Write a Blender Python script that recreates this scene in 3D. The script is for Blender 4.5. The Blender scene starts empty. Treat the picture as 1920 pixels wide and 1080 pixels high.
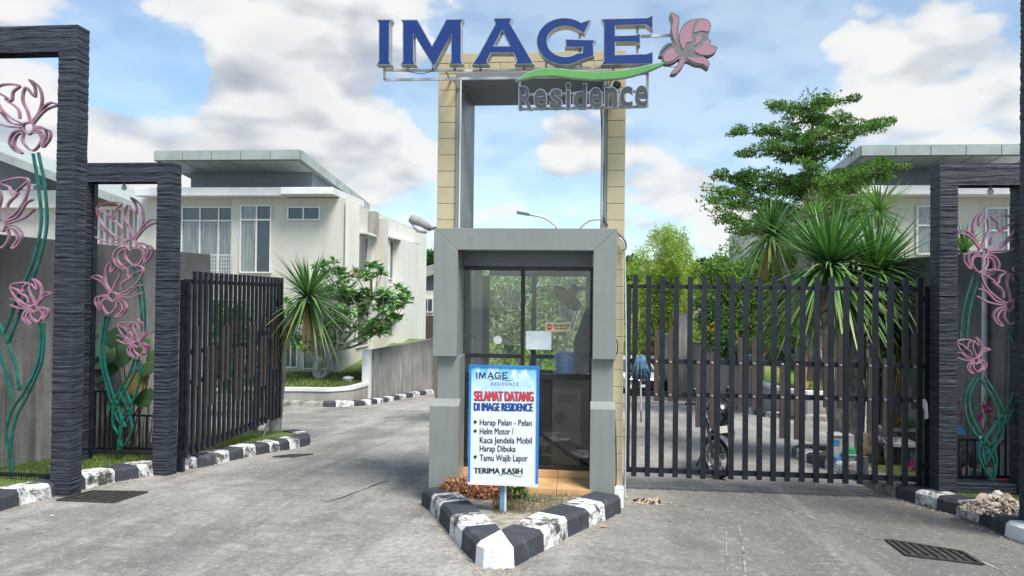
import bpy, math, random
from mathutils import Vector, Matrix, noise as mnoise
R = math.radians
rnd = random.Random(7)
scn = bpy.context.scene
COL = scn.collection

# ------------------------------------------------------------------ camera
F = 1387.0                       # focal length in photo pixels (1920 wide)
YAW, PITCH, ROLL = R(5.5), math.atan(18 / F), 0.0115
EYE = Vector((0, 0, 1.65))
cam = bpy.data.cameras.new("camera"); camo = bpy.data.objects.new("camera", cam); COL.objects.link(camo)
cam.sensor_width = 36; cam.lens = 36 * F / 1920; cam.clip_start = 0.05; cam.clip_end = 3000
ROT = Matrix.Rotation(YAW, 3, 'Z') @ Matrix.Rotation(math.pi / 2 + PITCH, 3, 'X') @ Matrix.Rotation(ROLL, 3, 'Z')
camo.matrix_world = Matrix.Translation(EYE) @ ROT.to_4x4()
scn.camera = camo

# ------------------------------------------------------------------ light, sky
SUN_EL = R(58); SUN_AZ = R(136)          # azimuth clockwise from +Y
sd = Vector((math.sin(SUN_AZ) * math.cos(SUN_EL), math.cos(SUN_AZ) * math.cos(SUN_EL), math.sin(SUN_EL)))
sl = bpy.data.lights.new("sun", 'SUN'); sl.energy = 1.8; sl.angle = R(24); sl.color = (1.0, 0.95, 0.87)
so = bpy.data.objects.new("sun", sl); COL.objects.link(so)
so.rotation_euler = (-sd).to_track_quat('-Z', 'Y').to_euler()
scn.view_settings.view_transform = 'Standard'; scn.view_settings.look = 'None'
scn.view_settings.gamma = 1; scn.view_settings.exposure = 1.8
try: scn.view_settings.use_curve_mapping = False
except Exception: pass
scn.cycles.use_denoising = True
scn.cycles.max_bounces = 8; scn.cycles.transparent_max_bounces = 16
scn.cycles.caustics_reflective = False; scn.cycles.caustics_refractive = False

def ray(px, py):
    return ROT @ Vector(((px - 960) / F, -(py - 540) / F, -1.0))

class NT:
    def __init__(s, tree): s.t = tree; s.n = tree.nodes; s.l = tree.links
    def add(s, typ, **kw):
        n = s.n.new(typ)
        for k, v in kw.items():
            if k.startswith('i_'): n.inputs[k[2:].replace('_', ' ')].default_value = v
            else: setattr(n, k, v)
        return n
    def link(s, a, b): s.l.new(a, b)
    def math(s, op, a, b=None, clamp=False):
        n = s.n.new('ShaderNodeMath'); n.operation = op; n.use_clamp = clamp
        for i, x in enumerate((a, b)):
            if x is None: continue
            if isinstance(x, (int, float)): n.inputs[i].default_value = x
            else: s.l.new(x, n.inputs[i])
        return n.outputs[0]
    def mix(s, fac, a, b, blend='MIX'):
        n = s.n.new('ShaderNodeMix'); n.data_type = 'RGBA'; n.blend_type = blend
        for i, x in ((0, fac), (6, a), (7, b)):
            if isinstance(x, (int, float)): n.inputs[i].default_value = x
            elif isinstance(x, (tuple, list)): n.inputs[i].default_value = tuple(x) + (1,) * (4 - len(x))
            else: s.l.new(x, n.inputs[i])
        return n.outputs[2]
    def noise(s, vec, scale, detail=4, rough=.55, dist=0):
        n = s.n.new('ShaderNodeTexNoise'); n.inputs['Scale'].default_value = scale
        n.inputs['Detail'].default_value = detail; n.inputs['Roughness'].default_value = rough
        n.inputs['Distortion'].default_value = dist
        if vec is not None: s.l.new(vec, n.inputs['Vector'])
        return n.outputs['Fac']
    def ramp(s, fac, stops):
        n = s.n.new('ShaderNodeValToRGB'); e = n.color_ramp.elements
        while len(e) > 1: e.remove(e[-1])
        for i, (p, c) in enumerate(stops):
            if isinstance(c, (int, float)): c = (c, c, c)
            el = e[0] if i == 0 else e.new(p)
            el.position = p; el.color = tuple(c) + (1,)
        s.l.new(fac, n.inputs[0]); return n.outputs[0]
    def scalev(s, vec, sc):
        n = s.n.new('ShaderNodeVectorMath'); n.operation = 'MULTIPLY'
        s.l.new(vec, n.inputs[0]); n.inputs[1].default_value = sc; return n.outputs[0]

w = bpy.data.worlds.new("World"); scn.world = w; w.use_nodes = True
w.cycles.sampling_method = 'MANUAL'; w.cycles.sample_map_resolution = 512
T = NT(w.node_tree); T.n.clear()
out = T.add('ShaderNodeOutputWorld'); bg = T.add('ShaderNodeBackground'); T.link(bg.outputs[0], out.inputs[0])
sky = T.add('ShaderNodeTexSky', sky_type='NISHITA'); sky.sun_disc = False
sky.sun_elevation = SUN_EL; sky.sun_rotation = SUN_AZ; sky.air_density = 1.0; sky.dust_density = 0.6; sky.ozone_density = 1.2
bg.inputs['Strength'].default_value = 0.1
tc = T.add('ShaderNodeTexCoord'); D = tc.outputs['Generated']
DV = T.scalev(D, (1, 1, 2.1))
wn = T.add('ShaderNodeTexNoise'); wn.inputs['Scale'].default_value = 6; wn.inputs['Detail'].default_value = 4; T.link(DV, wn.inputs['Vector'])
wo = T.add('ShaderNodeVectorMath', operation='SUBTRACT'); T.link(wn.outputs['Color'], wo.inputs[0]); wo.inputs[1].default_value = (.5, .5, .5)
ws = T.add('ShaderNodeVectorMath', operation='SCALE'); T.link(wo.outputs[0], ws.inputs[0]); ws.inputs['Scale'].default_value = .07
wv = T.add('ShaderNodeVectorMath', operation='ADD'); T.link(DV, wv.inputs[0]); T.link(ws.outputs[0], wv.inputs[1])
def billow(vec):
    v = T.add('ShaderNodeTexVoronoi', feature='F1'); v.inputs['Scale'].default_value = 5.0; v.inputs['Detail'].default_value = 2.0; v.inputs['Roughness'].default_value = .52; v.inputs['Lacunarity'].default_value = 2.2
    T.link(vec, v.inputs['Vector']); return T.math('SUBTRACT', 1.0, v.outputs['Distance'])
up = T.add('ShaderNodeVectorMath', operation='ADD'); T.link(wv.outputs[0], up.inputs[0]); up.inputs[1].default_value = (0.018, 0, 0.055)
b1 = billow(wv.outputs[0]); b2 = billow(up.outputs[0])
n0 = T.noise(DV, 3.4, 8, .58, .1)
n1 = T.math('ADD', T.math('MULTIPLY', n0, .72), T.math('MULTIPLY', b1, .24))
n3 = T.noise(DV, 1.3, 3, .5)
bias = None
# where the photograph's clouds stand in the sky (direction, half-width in radians, weight)
for (px, py, rad, wt) in [(380, 250, .12, .17), (250, 270, .08, .12), (700, 300, .08, .08), (520, 200, .12, .14), (620, 280, .10, .12), (740, 330, .09, .12), (60, 230, .12, .12), (500, 20, .13, .17), (640, 70, .11, .12), (60, 40, .07, .10),
                          (1065, 245, .06, .18), (1240, 320, .09, .16), (1330, 390, .08, .12), (1800, 180, .20, .15), (1680, 40, .12, .10), (1500, 250, .06, .08), (930, 400, .08, .10), (1000, 360, .05, .08), (800, 260, .05, .08), (200, 250, .06, .10),
                          (240, 130, .075, -.30), (350, 110, .05, -.14), (860, 200, .05, -.14), (1230, 190, .08, -.18), (1060, 60, .12, -.12), (950, 250, .045, -.20), (1410, 120, .09, -.16), (700, 180, .05, -.10), (1350, 40, .10, -.10), (1150, 140, .06, -.12)]:
    d = ray(px, py).normalized()
    dn = T.add('ShaderNodeVectorMath', operation='DISTANCE'); nd = T.add('ShaderNodeVectorMath', operation='NORMALIZE')
    T.link(D, nd.inputs[0]); T.link(nd.outputs[0], dn.inputs[0]); dn.inputs[1].default_value = d
    q = T.math('MULTIPLY', dn.outputs['Value'], 1 / rad); q = T.math('MULTIPLY', q, q); q = T.math('MULTIPLY', q, -1.0)
    q = T.math('EXPONENT', q); q = T.math('MULTIPLY', q, wt)
    bias = q if bias is None else T.math('ADD', bias, q)
dens = T.math('ADD', T.math('ADD', n1, bias), T.math('MULTIPLY', T.math('SUBTRACT', T.noise(DV, 15, 7, .62), .5), .16))
mask = T.ramp(dens, [(0.0, 0), (.462, .0), (.502, .42), (.535, .88), (.62, 1)])
veil = T.math('ADD', T.math('MULTIPLY', n3, .6), -.03, True)
mask = T.math('MAXIMUM', mask, veil)
sh = T.math('SUBTRACT', b1, b2); sh = T.math('ADD', T.math('MULTIPLY', sh, 1.5), .76, True)
sh = T.math('ADD', sh, T.math('MULTIPLY', T.math('SUBTRACT', n0, .5), .5), True)
thick = T.ramp(dens, [(.0, 1), (.66, 1.0), (.84, .80), (1.0, .66)])
lit = T.math('MULTIPLY', sh, thick)
ccol = T.ramp(lit, [(0.0, (.48, .53, .61)), (.40, (.62, .665, .73)), (.72, (.84, .865, .895)), (.97, (.99, .985, .975))])
csc = T.add('ShaderNodeVectorMath', operation='SCALE'); T.link(ccol, csc.inputs[0]); csc.inputs['Scale'].default_value = 2.72
hs = T.add('ShaderNodeHueSaturation'); hs.inputs['Saturation'].default_value = 1.0; hs.inputs['Value'].default_value = 1.0
T.link(sky.outputs[0], hs.inputs['Color'])
blue = T.mix(1.0, hs.outputs[0], (.53, .61, .62), 'MULTIPLY')
fin = T.mix(mask, blue, csc.outputs[0]); T.link(fin, bg.inputs['Color'])

# ------------------------------------------------------------------ pixel -> place helpers (photo pixels 1920x1080)
SL = 0.075
def gz(y):
    if y < -8: return SL * 8
    if y > 36: return -SL * 36 - 0.012 * (y - 36)
    return -SL * y
def FY(px, py, Y):
    d = ray(px, py); return EYE + d * (Y / d.y)
def FX(px, py, X):
    d = ray(px, py); return EYE + d * (X / d.x)
def G(px, py, h=0.0):
    d = ray(px, py); t = (EYE.z - h) / (-d.z - SL * d.y); return EYE + d * t
def XY(px, Y):                    # x of a pixel column near eye level at depth Y
    return FY(px, 560, Y).x
def V3(p, dx=0, dy=0, dz=0): return Vector((p.x + dx, p.y + dy, p.z + dz))

# ------------------------------------------------------------------ materials
MATS = {}
def newmat(name):
    m = bpy.data.materials.new(name); m.use_nodes = True; MATS[name] = m
    t = NT(m.node_tree); b = m.node_tree.nodes['Principled BSDF']
    return m, t, b
def plain(name, col, rough=.6, metal=0, var=.15, scale=6, bump=0, bscale=40, col2=None, spec=.5, stretch=(1, 1, 1), coat=0):
    m, t, b = newmat(name)
    o = t.add('ShaderNodeTexCoord').outputs['Object']; v = t.scalev(o, stretch)
    n = t.noise(v, scale, 5)
    c2 = col2 or tuple(max(0, c * (1 - 2.2 * var)) for c in col)
    c1 = col if col2 else tuple(min(1, c * (1 + .8 * var)) for c in col)
    t.link(t.ramp(n, [(.3, c2), (.68, c1)]), b.inputs['Base Color'])
    rr = t.math('ADD', t.math('MULTIPLY', t.noise(v, scale * 3, 3), .25), rough - .12, True); t.link(rr, b.inputs['Roughness'])
    b.inputs['Metallic'].default_value = metal; b.inputs['Specular IOR Level'].default_value = spec
    b.inputs['Coat Weight'].default_value = coat
    if bump:
        bp = t.add('ShaderNodeBump'); bp.inputs['Strength'].default_value = bump; bp.inputs['Distance'].default_value = .01
        t.link(t.noise(v, bscale, 5), bp.inputs['Height']); t.link(bp.outputs[0], b.inputs['Normal'])
    return m

def mk_ground():
    m, t, b = newmat("road_concrete")
    o = t.add('ShaderNodeTexCoord').outputs['Object']
    big = t.noise(o, .32, 5, .6, .4); mid = t.noise(t.scalev(o, (1, 2.0, 1)), 1.5, 6, .65, .5); fine = t.noise(t.scalev(o, (1, .8, 1)), 17, 5, .72); speck = t.noise(o, 95, 3, .65)
    c = t.ramp(big, [(.34, (0.179, 0.170, 0.155)), (.5, (0.259, 0.248, 0.227)), (.66, (0.327, 0.313, 0.289))])
    c = t.mix(t.ramp(mid, [(.47, 0), (.70, .55)]), c, (0.425, 0.406, 0.373))
    c = t.mix(t.ramp(mid, [(.28, .6), (.42, 0)]), c, (0.121, 0.116, 0.105))
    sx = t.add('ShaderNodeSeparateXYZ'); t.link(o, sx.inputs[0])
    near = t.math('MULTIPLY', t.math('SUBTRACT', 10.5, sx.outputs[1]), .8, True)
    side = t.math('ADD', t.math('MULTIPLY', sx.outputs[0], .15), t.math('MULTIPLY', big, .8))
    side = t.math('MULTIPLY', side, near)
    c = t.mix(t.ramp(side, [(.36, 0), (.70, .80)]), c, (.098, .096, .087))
    stn = t.noise(t.scalev(o, (1, .55, 1)), .75, 7, .66, .8)
    c = t.mix(t.ramp(stn, [(.50, 0), (.60, .6), (.72, .72)]), c, (.115, .112, .103))
    c = t.mix(t.ramp(stn, [(.26, .5), (.38, 0)]), c, (.46, .45, .42))
    trk = t.noise(t.scalev(o, (1.6, .10, 1)), 1.2, 5, .6, .5)
    c = t.mix(t.ramp(trk, [(.52, 0), (.66, .5)]), c, (0.109, 0.105, 0.098))
    c = t.mix(t.ramp(trk, [(.33, .4), (.45, 0)]), c, (0.414, 0.397, 0.371))
    c = t.mix(t.ramp(fine, [(.36, .5), (.52, 0)]), c, (0.098, 0.095, 0.086))
    c = t.mix(t.ramp(fine, [(.56, 0), (.70, .5)]), c, (0.482, 0.465, 0.432))
    c = t.mix(t.ramp(speck, [(.57, 0), (.68, .5)]), c, (0.575, 0.555, 0.517))
    c = t.mix(t.ramp(speck, [(.33, .6), (.42, 0)]), c, (0.069, 0.068, 0.064))
    t.link(c, b.inputs['Base Color']); b.inputs['Roughness'].default_value = .88
    bp = t.add('ShaderNodeBump'); bp.inputs['Strength'].default_value = .75; bp.inputs['Distance'].default_value = .012
    h = t.math('ADD', t.math('MULTIPLY', fine, .8), t.math('MULTIPLY', speck, .7)); t.link(h, bp.inputs['Height']); t.link(bp.outputs[0], b.inputs['Normal'])
    return m
def mk_kerb(name, base, dirt, lo, hi, tone):
    m, t, b = newmat(name)
    o = t.add('ShaderNodeTexCoord').outputs['Object']
    n = t.noise(o, 4.2, 7, .72, .3); n2 = t.noise(o, 32, 4, .7)
    f = t.math('ADD', n, t.math('MULTIPLY', n2, .28))
    c = t.mix(t.ramp(f, [(lo, 0), (hi, 1)]), base, dirt)
    c = t.mix(t.ramp(n2, [(.56, 0), (.74, .7)]), c, tone)
    g = t.add('ShaderNodeNewGeometry'); sp = t.add('ShaderNodeSeparateXYZ'); t.link(g.outputs['Normal'], sp.inputs[0])
    t.link(c, b.inputs['Base Color']); b.inputs['Roughness'].default_value = .72
    bp = t.add('ShaderNodeBump'); bp.inputs['Strength'].default_value = .5; bp.inputs['Distance'].default_value = .012
    t.link(t.math('ADD', n2, n), bp.inputs['Height']); t.link(bp.outputs[0], b.inputs['Normal']); return m
def mk_stone():
    m, t, b = newmat("ribbed_black_stone")
    o = t.add('ShaderNodeTexCoord').outputs['Object']
    v = t.scalev(o, (2.6, 2.6, 46)); n = t.noise(v, 1.35, 6, .66, .5); f = t.noise(o, 60, 3)
    c = t.ramp(n, [(.32, (.005, .007, .012)), (.50, (.018, .025, .042)), (.70, (.070, .090, .130))])  # pale stop paints bluish highlights onto the rib tops
    t.link(c, b.inputs['Base Color']); b.inputs['Roughness'].default_value = .52
    bp = t.add('ShaderNodeBump'); bp.inputs['Strength'].default_value = 1.0; bp.inputs['Distance'].default_value = .025
    t.link(t.math('ADD', n, t.math('MULTIPLY', f, .12)), bp.inputs['Height']); t.link(bp.outputs[0], b.inputs['Normal']); return m
def mk_stained(name, light, mid, dark, top=None, streak=1.0):
    m, t, b = newmat(name)
    o = t.add('ShaderNodeTexCoord').outputs['Object']
    st = t.noise(t.scalev(o, (5, 5, .35)), 1.3, 6, .65, .3); bl = t.noise(o, .9, 5, .6); fi = t.noise(o, 45, 4, .7)
    f = t.math('ADD', t.math('MULTIPLY', st, .6 * streak), t.math('MULTIPLY', bl, 1 - .6 * streak))
    c = t.ramp(f, [(.34, dark), (.5, mid), (.66, light)])
    if top is not None:
        g = t.add('ShaderNodeTexCoord').outputs['Generated']; sx = t.add('ShaderNodeSeparateXYZ'); t.link(g, sx.inputs[0])
        tf = t.math('ADD', sx.outputs[2], t.math('MULTIPLY', t.math('SUBTRACT', st, .5), .8))
        c = t.mix(t.ramp(tf, [(top, 0), (min(.99, top + .4), .8)]), c, dark)
    c = t.mix(t.ramp(fi, [(.38, .45), (.5, 0)]), c, dark)
    t.link(c, b.inputs['Base Color']); b.inputs['Roughness'].default_value = .9
    bp = t.add('ShaderNodeBump'); bp.inputs['Strength'].default_value = .4; bp.inputs['Distance'].default_value = .01
    t.link(fi, bp.inputs['Height']); t.link(bp.outputs[0], b.inputs['Normal']); return m
def mk_blocks():
    m, t, b = newmat("cream_block_cladding")
    o = t.add('ShaderNodeTexCoord').outputs['Object']
    n = t.noise(o, 3, 5); n2 = t.noise(o, 60, 3); st = t.noise(t.scalev(o, (6, 6, .6)), 1.6, 5)
    c = t.ramp(n, [(.3, (.46, .39, .245)), (.7, (.55, .475, .305))])
    c = t.mix(t.ramp(st, [(.55, 0), (.75, .35)]), c, (.33, .28, .18))
    t.link(c, b.inputs['Base Color']); b.inputs['Roughness'].default_value = .75
    bp = t.add('ShaderNodeBump'); bp.inputs['Strength'].default_value = .25; bp.inputs['Distance'].default_value = .004
    t.link(n2, bp.inputs['Height']); t.link(bp.outputs[0], b.inputs['Normal']); return m
def mk_plaster(name, col, dirt):
    m, t, b = newmat(name)
    o = t.add('ShaderNodeTexCoord').outputs['Object']
    st = t.noise(t.scalev(o, (1.5, 1.5, .16)), 1.4, 6, .62, .2); fi = t.noise(o, 30, 4); bl = t.noise(o, .35, 4)
    c = t.mix(t.ramp(st, [(.50, 0), (.78, .5)]), col, dirt)
    c = t.mix(t.ramp(bl, [(.4, 0), (.7, .22)]), c, dirt)
    t.link(c, b.inputs['Base Color']); b.inputs['Roughness'].default_value = .85
    bp = t.add('ShaderNodeBump'); bp.inputs['Strength'].default_value = .15; bp.inputs['Distance'].default_value = .01
    t.link(fi, bp.inputs['Height']); t.link(bp.outputs[0], b.inputs['Normal']); return m
def mk_leaf(name, a, b_, trans=.3, rough=.45, c3=None):
    m, t, b = newmat(name)
    at = t.add('ShaderNodeAttribute', attribute_name='tone')
    stops = [(0, a), (1, b_)] if c3 is None else [(0, a), (.8, b_), (1, c3)]
    c = t.ramp(at.outputs['Fac'], stops)
    t.link(c, b.inputs['Base Color']); b.inputs['Roughness'].default_value = rough; b.inputs['Specular IOR Level'].default_value = .35
    tr = t.add('ShaderNodeBsdfTranslucent'); t.link(t.mix(1.0, c, (1.25, 1.3, .6), 'MULTIPLY'), tr.inputs['Color'])
    mx = t.add('ShaderNodeMixShader'); mx.inputs[0].default_value = trans
    t.link(b.outputs[0], mx.inputs[1]); t.link(tr.outputs[0], mx.inputs[2])
    t.link(mx.outputs[0], t.n['Material Output'].inputs['Surface']); return m
def mk_grass():
    m, t, b = newmat("lawn_grass")
    o = t.add('ShaderNodeTexCoord').outputs['Object']
    n = t.noise(o, 1.1, 6, .65); f = t.noise(o, 30, 4, .7)
    c = t.ramp(n, [(.3, (.085, .15, .028)), (.55, (.16, .24, .05)), (.72, (.33, .31, .12))])
    c = t.mix(t.ramp(f, [(.35, .6), (.55, 0)]), c, (.03, .055, .01))
    t.link(c, b.inputs['Base Color']); b.inputs['Roughness'].default_value = .9
    bp = t.add('ShaderNodeBump'); bp.inputs['Strength'].default_value = 1; bp.inputs['Distance'].default_value = .05
    t.link(f, bp.inputs['Height']); t.link(bp.outputs[0], b.inputs['Normal']); return m
def mk_glass(name, tint, refl=.10, opac=0.0):
    m, t, b = newmat(name); t.n.remove(b)
    tr = t.add('ShaderNodeBsdfTransparent'); tr.inputs[0].default_value = tint + (1,)
    gl = t.add('ShaderNodeBsdfGlossy'); gl.inputs['Roughness'].default_value = .03; gl.inputs['Color'].default_value = (.9, .95, 1, 1)
    fr = t.add('ShaderNodeFresnel'); fr.inputs['IOR'].default_value = 1.5
    o = t.add('ShaderNodeTexCoord').outputs['Object']
    f = t.math('ADD', fr.outputs[0], refl, True)
    mx = t.add('ShaderNodeMixShader'); t.link(f, mx.inputs[0]); t.link(tr.outputs[0], mx.inputs[1]); t.link(gl.outputs[0], mx.inputs[2])
    last = mx.outputs[0]
    if opac:
        df = t.add('ShaderNodeBsdfDiffuse'); df.inputs[0].default_value = (.5, .52, .54, 1)
        m2 = t.add('ShaderNodeMixShader'); t.link(t.math('MULTIPLY', t.noise(o, 3, 5, .7), opac * 2), m2.inputs[0])
        t.link(last, m2.inputs[1]); t.link(df.outputs[0], m2.inputs[2]); last = m2.outputs[0]
    t.link(last, t.n['Material Output'].inputs['Surface']); return m
def mk_wood():
    m, t, b = newmat("weathered_brown_wood")
    o = t.add('ShaderNodeTexCoord').outputs['Object']
    n = t.noise(t.scalev(o, (60, 60, 2.5)), 1.2, 5, .6)
    t.link(t.ramp(n, [(.3, (.035, .027, .023)), (.7, (.095, .073, .062))]), b.inputs['Base Color']); b.inputs['Roughness'].default_value = .8; return m
def mk_tile():
    m, t, b = newmat("orange_floor_tile")
    o = t.add('ShaderNodeTexCoord').outputs['Object']
    n = t.noise(o, 5, 5)
    t.link(t.ramp(n, [(.3, (.50, .30, .14)), (.7, (.66, .43, .23))]), b.inputs['Base Color']); b.inputs['Roughness'].default_value = .35; return m

def mk_panel():
    m, t, b = newmat("grey_aluminium_panel")
    o = t.add('ShaderNodeTexCoord').outputs['Object']
    st = t.noise(t.scalev(o, (9, 9, .5)), 1.5, 6, .65, .2); bl = t.noise(o, 2.2, 5, .6); sp = t.noise(o, 70, 3, .7)
    c = t.ramp(bl, [(.3, (.205, .230, .215)), (.7, (.240, .262, .244))])
    c = t.mix(t.ramp(st, [(.52, 0), (.74, .40)]), c, (.15, .165, .155))
    c = t.mix(t.ramp(st, [(.25, .30), (.42, 0)]), c, (.33, .35, .33))
    c = t.mix(t.ramp(sp, [(.64, 0), (.74, .35)]), c, (.12, .125, .115))
    t.link(c, b.inputs['Base Color']); t.link(t.ramp(bl, [(.3, .34), (.7, .5)]), b.inputs['Roughness'])
    bp = t.add('ShaderNodeBump'); bp.inputs['Strength'].default_value = .12; bp.inputs['Distance'].default_value = .02
    t.link(t.noise(o, 3, 2), bp.inputs['Height']); t.link(bp.outputs[0], b.inputs['Normal']); return m
M_road = mk_ground(); M_stone = mk_stone(); M_block = mk_blocks(); M_tile = mk_tile(); M_wood = mk_wood(); M_lawn = mk_grass()
M_kb = mk_kerb("kerb_black_paint", (.034, .040, .053), (.085, .085, .082), .66, .82, (.09, .09, .09))
M_kw = mk_kerb("kerb_white_paint", (.70, .71, .70), (.055, .053, .045), .60, .72, (.25, .24, .20))
M_kwc = mk_kerb("kerb_fresh_white_paint", (.78, .79, .78), (.28, .27, .24), .74, .90, (.5, .49, .45))
M_kg = mk_kerb("kerb_bare_concrete", (.36, .34, .30), (.12, .115, .10), .55, .75, (.2, .19, .17))
M_wall = mk_stained("stained_boundary_concrete", (.46, .435, .40), (.24, .23, .215), (.040, .041, .045), top=.56)
M_ret = mk_stained("stained_retaining_concrete", (.42, .41, .38), (.28, .27, .255), (.09, .09, .085), top=.8)
M_low = mk_stained("low_wall_concrete", (.42, .40, .36), (.33, .31, .28), (.12, .115, .10), streak=.6)
M_plast = mk_plaster("cream_plaster", (.57, .55, .485), (.37, .35, .30))
M_plastw = mk_plaster("white_plaster", (.70, .685, .64), (.42, .41, .37))
M_white = plain("white_paint", (.70, .70, .69), .55, var=.06, scale=2)
M_grey = mk_panel()
M_greyd = plain("grey_plaster_recess", (.20, .225, .255), .8, var=.08, scale=1)
M_fascia = plain("pale_green_grey_fascia", (.33, .37, .355), .5, var=.10, scale=1.5)
M_black = plain("black_metal_paint", (.011, .015, .025), .42, var=.3, scale=9, bump=.08, bscale=200)
M_brown = plain("dark_brown_window_frame", (.030, .022, .021), .4, var=.2)
M_blue = plain("blue_sign_face", (.004, .030, .170), .35, var=.05, scale=3, coat=.1)
M_silver = plain("brushed_silver_edge", (.52, .53, .53), .38, .65, var=.12, scale=8)
M_embl = plain("dull_grey_emblem_plate", (.17, .17, .178), .5, .2, var=.1, scale=8)
M_galv = plain("galvanised_tube", (.60, .61, .61), .45, .35, var=.12)
M_green = plain("leaf_green_sign_face", (.12, .36, .085), .35, var=.05)
M_pinkface = plain("pale_pink_sign_face", (.36, .19, .245), .45, var=.05)
M_slate = plain("slate_letter_face", (.055, .066, .085), .4, var=.08)
M_pink = plain("pink_metal_paint", (.37, .18, .275), .45, var=.2, scale=9)
M_pinkd = plain("faded_mauve_metal_paint", (.33, .18, .255), .5, var=.25, scale=9)
M_teal = plain("teal_green_metal_paint", (.012, .135, .112), .42, var=.25, scale=8)
M_glass = mk_glass("booth_glass", (.93, .97, .97), .03, .018)
M_gdark = plain("dark_window_glass", (.045, .06, .075), .10, var=.25, scale=.7, spec=1.0)
M_gcurt = plain("curtained_window_glass", (.22, .25, .26), .12, var=.3, scale=5, stretch=(8, 8, .2), spec=1.0)
M_gblue = plain("navy_window_glass", (.02, .03, .055), .08, var=.1, spec=1.0)
M_smoke = mk_glass("smoked_lower_glass", (.74, .72, .72), .012, .015)
M_plastg = plain("grey_plastic", (.16, .17, .18), .45, var=.1)
M_tyre = plain("black_rubber", (.014, .014, .015), .7, var=.2)
M_chrome = plain("chrome", (.75, .75, .76), .15, 1.0, var=.03)
M_bark = plain("grey_brown_bark", (.17, .13, .10), .9, var=.3, scale=14, bump=.8, bscale=22, stretch=(1, 1, .35))
M_barkp = plain("pale_grey_bark", (.42, .40, .36), .85, var=.3, scale=9, bump=.6, bscale=26, stretch=(1, 1, .5))
M_barkw = plain("flaky_whitish_trunk", (.52, .50, .45), .9, var=.0, col2=(.13, .11, .085), scale=11, bump=1, bscale=14, stretch=(1, 1, .4))
M_barko = plain("orange_brown_bark", (.34, .20, .11), .9, var=.25, scale=10, bump=.6, bscale=22, stretch=(1, 1, .4))
L_tree = mk_leaf("small_bright_leaves", (0.039, 0.109, 0.021), (0.166, 0.320, 0.057), .35)
L_dark = mk_leaf("deep_green_leaves", (0.029, 0.085, 0.027), (0.106, 0.227, 0.065), .22)
L_mid = mk_leaf("mid_green_leaves", (0.053, 0.135, 0.033), (0.209, 0.389, 0.083), .3)
L_lime = mk_leaf("lime_bamboo_leaves", (.13, .25, .03), (.42, .56, .11), .4)
L_bright = mk_leaf("bright_garden_leaves", (.06, .14, .03), (.24, .40, .085), .4)
L_yucca = mk_leaf("sword_leaves", (0.038, 0.125, 0.049), (0.180, 0.339, 0.104), .15, .4, (.26, .27, .09))
L_yuccab = mk_leaf("blue_green_sword_leaves", (.035, .105, .040), (.13, .25, .085), .15, .4, (.30, .32, .11))
L_dead = mk_leaf("dry_hanging_leaves", (.18, .12, .04), (.40, .30, .10), .2, .7)
L_fran = mk_leaf("frangipani_leaves", (0.058, 0.156, 0.052), (0.195, 0.377, 0.117), .22, .35)
L_sage = mk_leaf("grey_green_leaves", (0.104, 0.169, 0.078), (0.390, 0.481, 0.234), .3)
L_big = mk_leaf("broad_waxy_leaves", (0.072, 0.156, 0.072), (0.156, 0.260, 0.130), .22, .3)
L_ylw = mk_leaf("yellowing_broad_leaf", (.30, .20, .05), (.42, .33, .12), .25, .4)
L_red = mk_leaf("reddish_shrub_leaves", (.22, .12, .075), (.62, .27, .19), .25, .5, (.38, .42, .15))
L_dryg = mk_leaf("dry_grass_blades", (.09, .085, .03), (.30, .24, .11), .25, .8)
L_grass = mk_leaf("grass_blades", (.045, .095, .015), (.15, .23, .045), .3, .6, (.33, .29, .12))
L_mag = mk_leaf("magenta_petals", (.35, .03, .22), (.55, .08, .38), .3, .6)
L_pinkf = mk_leaf("pale_pink_petals", (.55, .25, .28), (.75, .45, .45), .3, .6)
L_yelf = mk_leaf("yellow_petals", (.65, .35, .02), (.8, .5, .03), .3, .6)

# ------------------------------------------------------------------ mesh builder
ORG = {}
def catmull(pts, k=6, closed=False):
    pts = [Vector(p) for p in pts]; n = len(pts); o = []
    if n < 3: return pts
    rng = range(n if closed else n - 1)
    for i in rng:
        p1 = pts[i]; p2 = pts[(i + 1) % n]
        p0 = pts[i - 1] if (i > 0 or closed) else p1 * 2 - p2
        p3 = pts[(i + 2) % n] if (closed or i + 2 < n) else p2 * 2 - p1
        for j in range(k):
            t = j / k
            o.append(.5 * ((2 * p1) + (p2 - p0) * t + (2 * p0 - 5 * p1 + 4 * p2 - p3) * t * t + (3 * p1 - p0 - 3 * p2 + p3) * t ** 3))
    if not closed: o.append(pts[-1])
    return o

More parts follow.
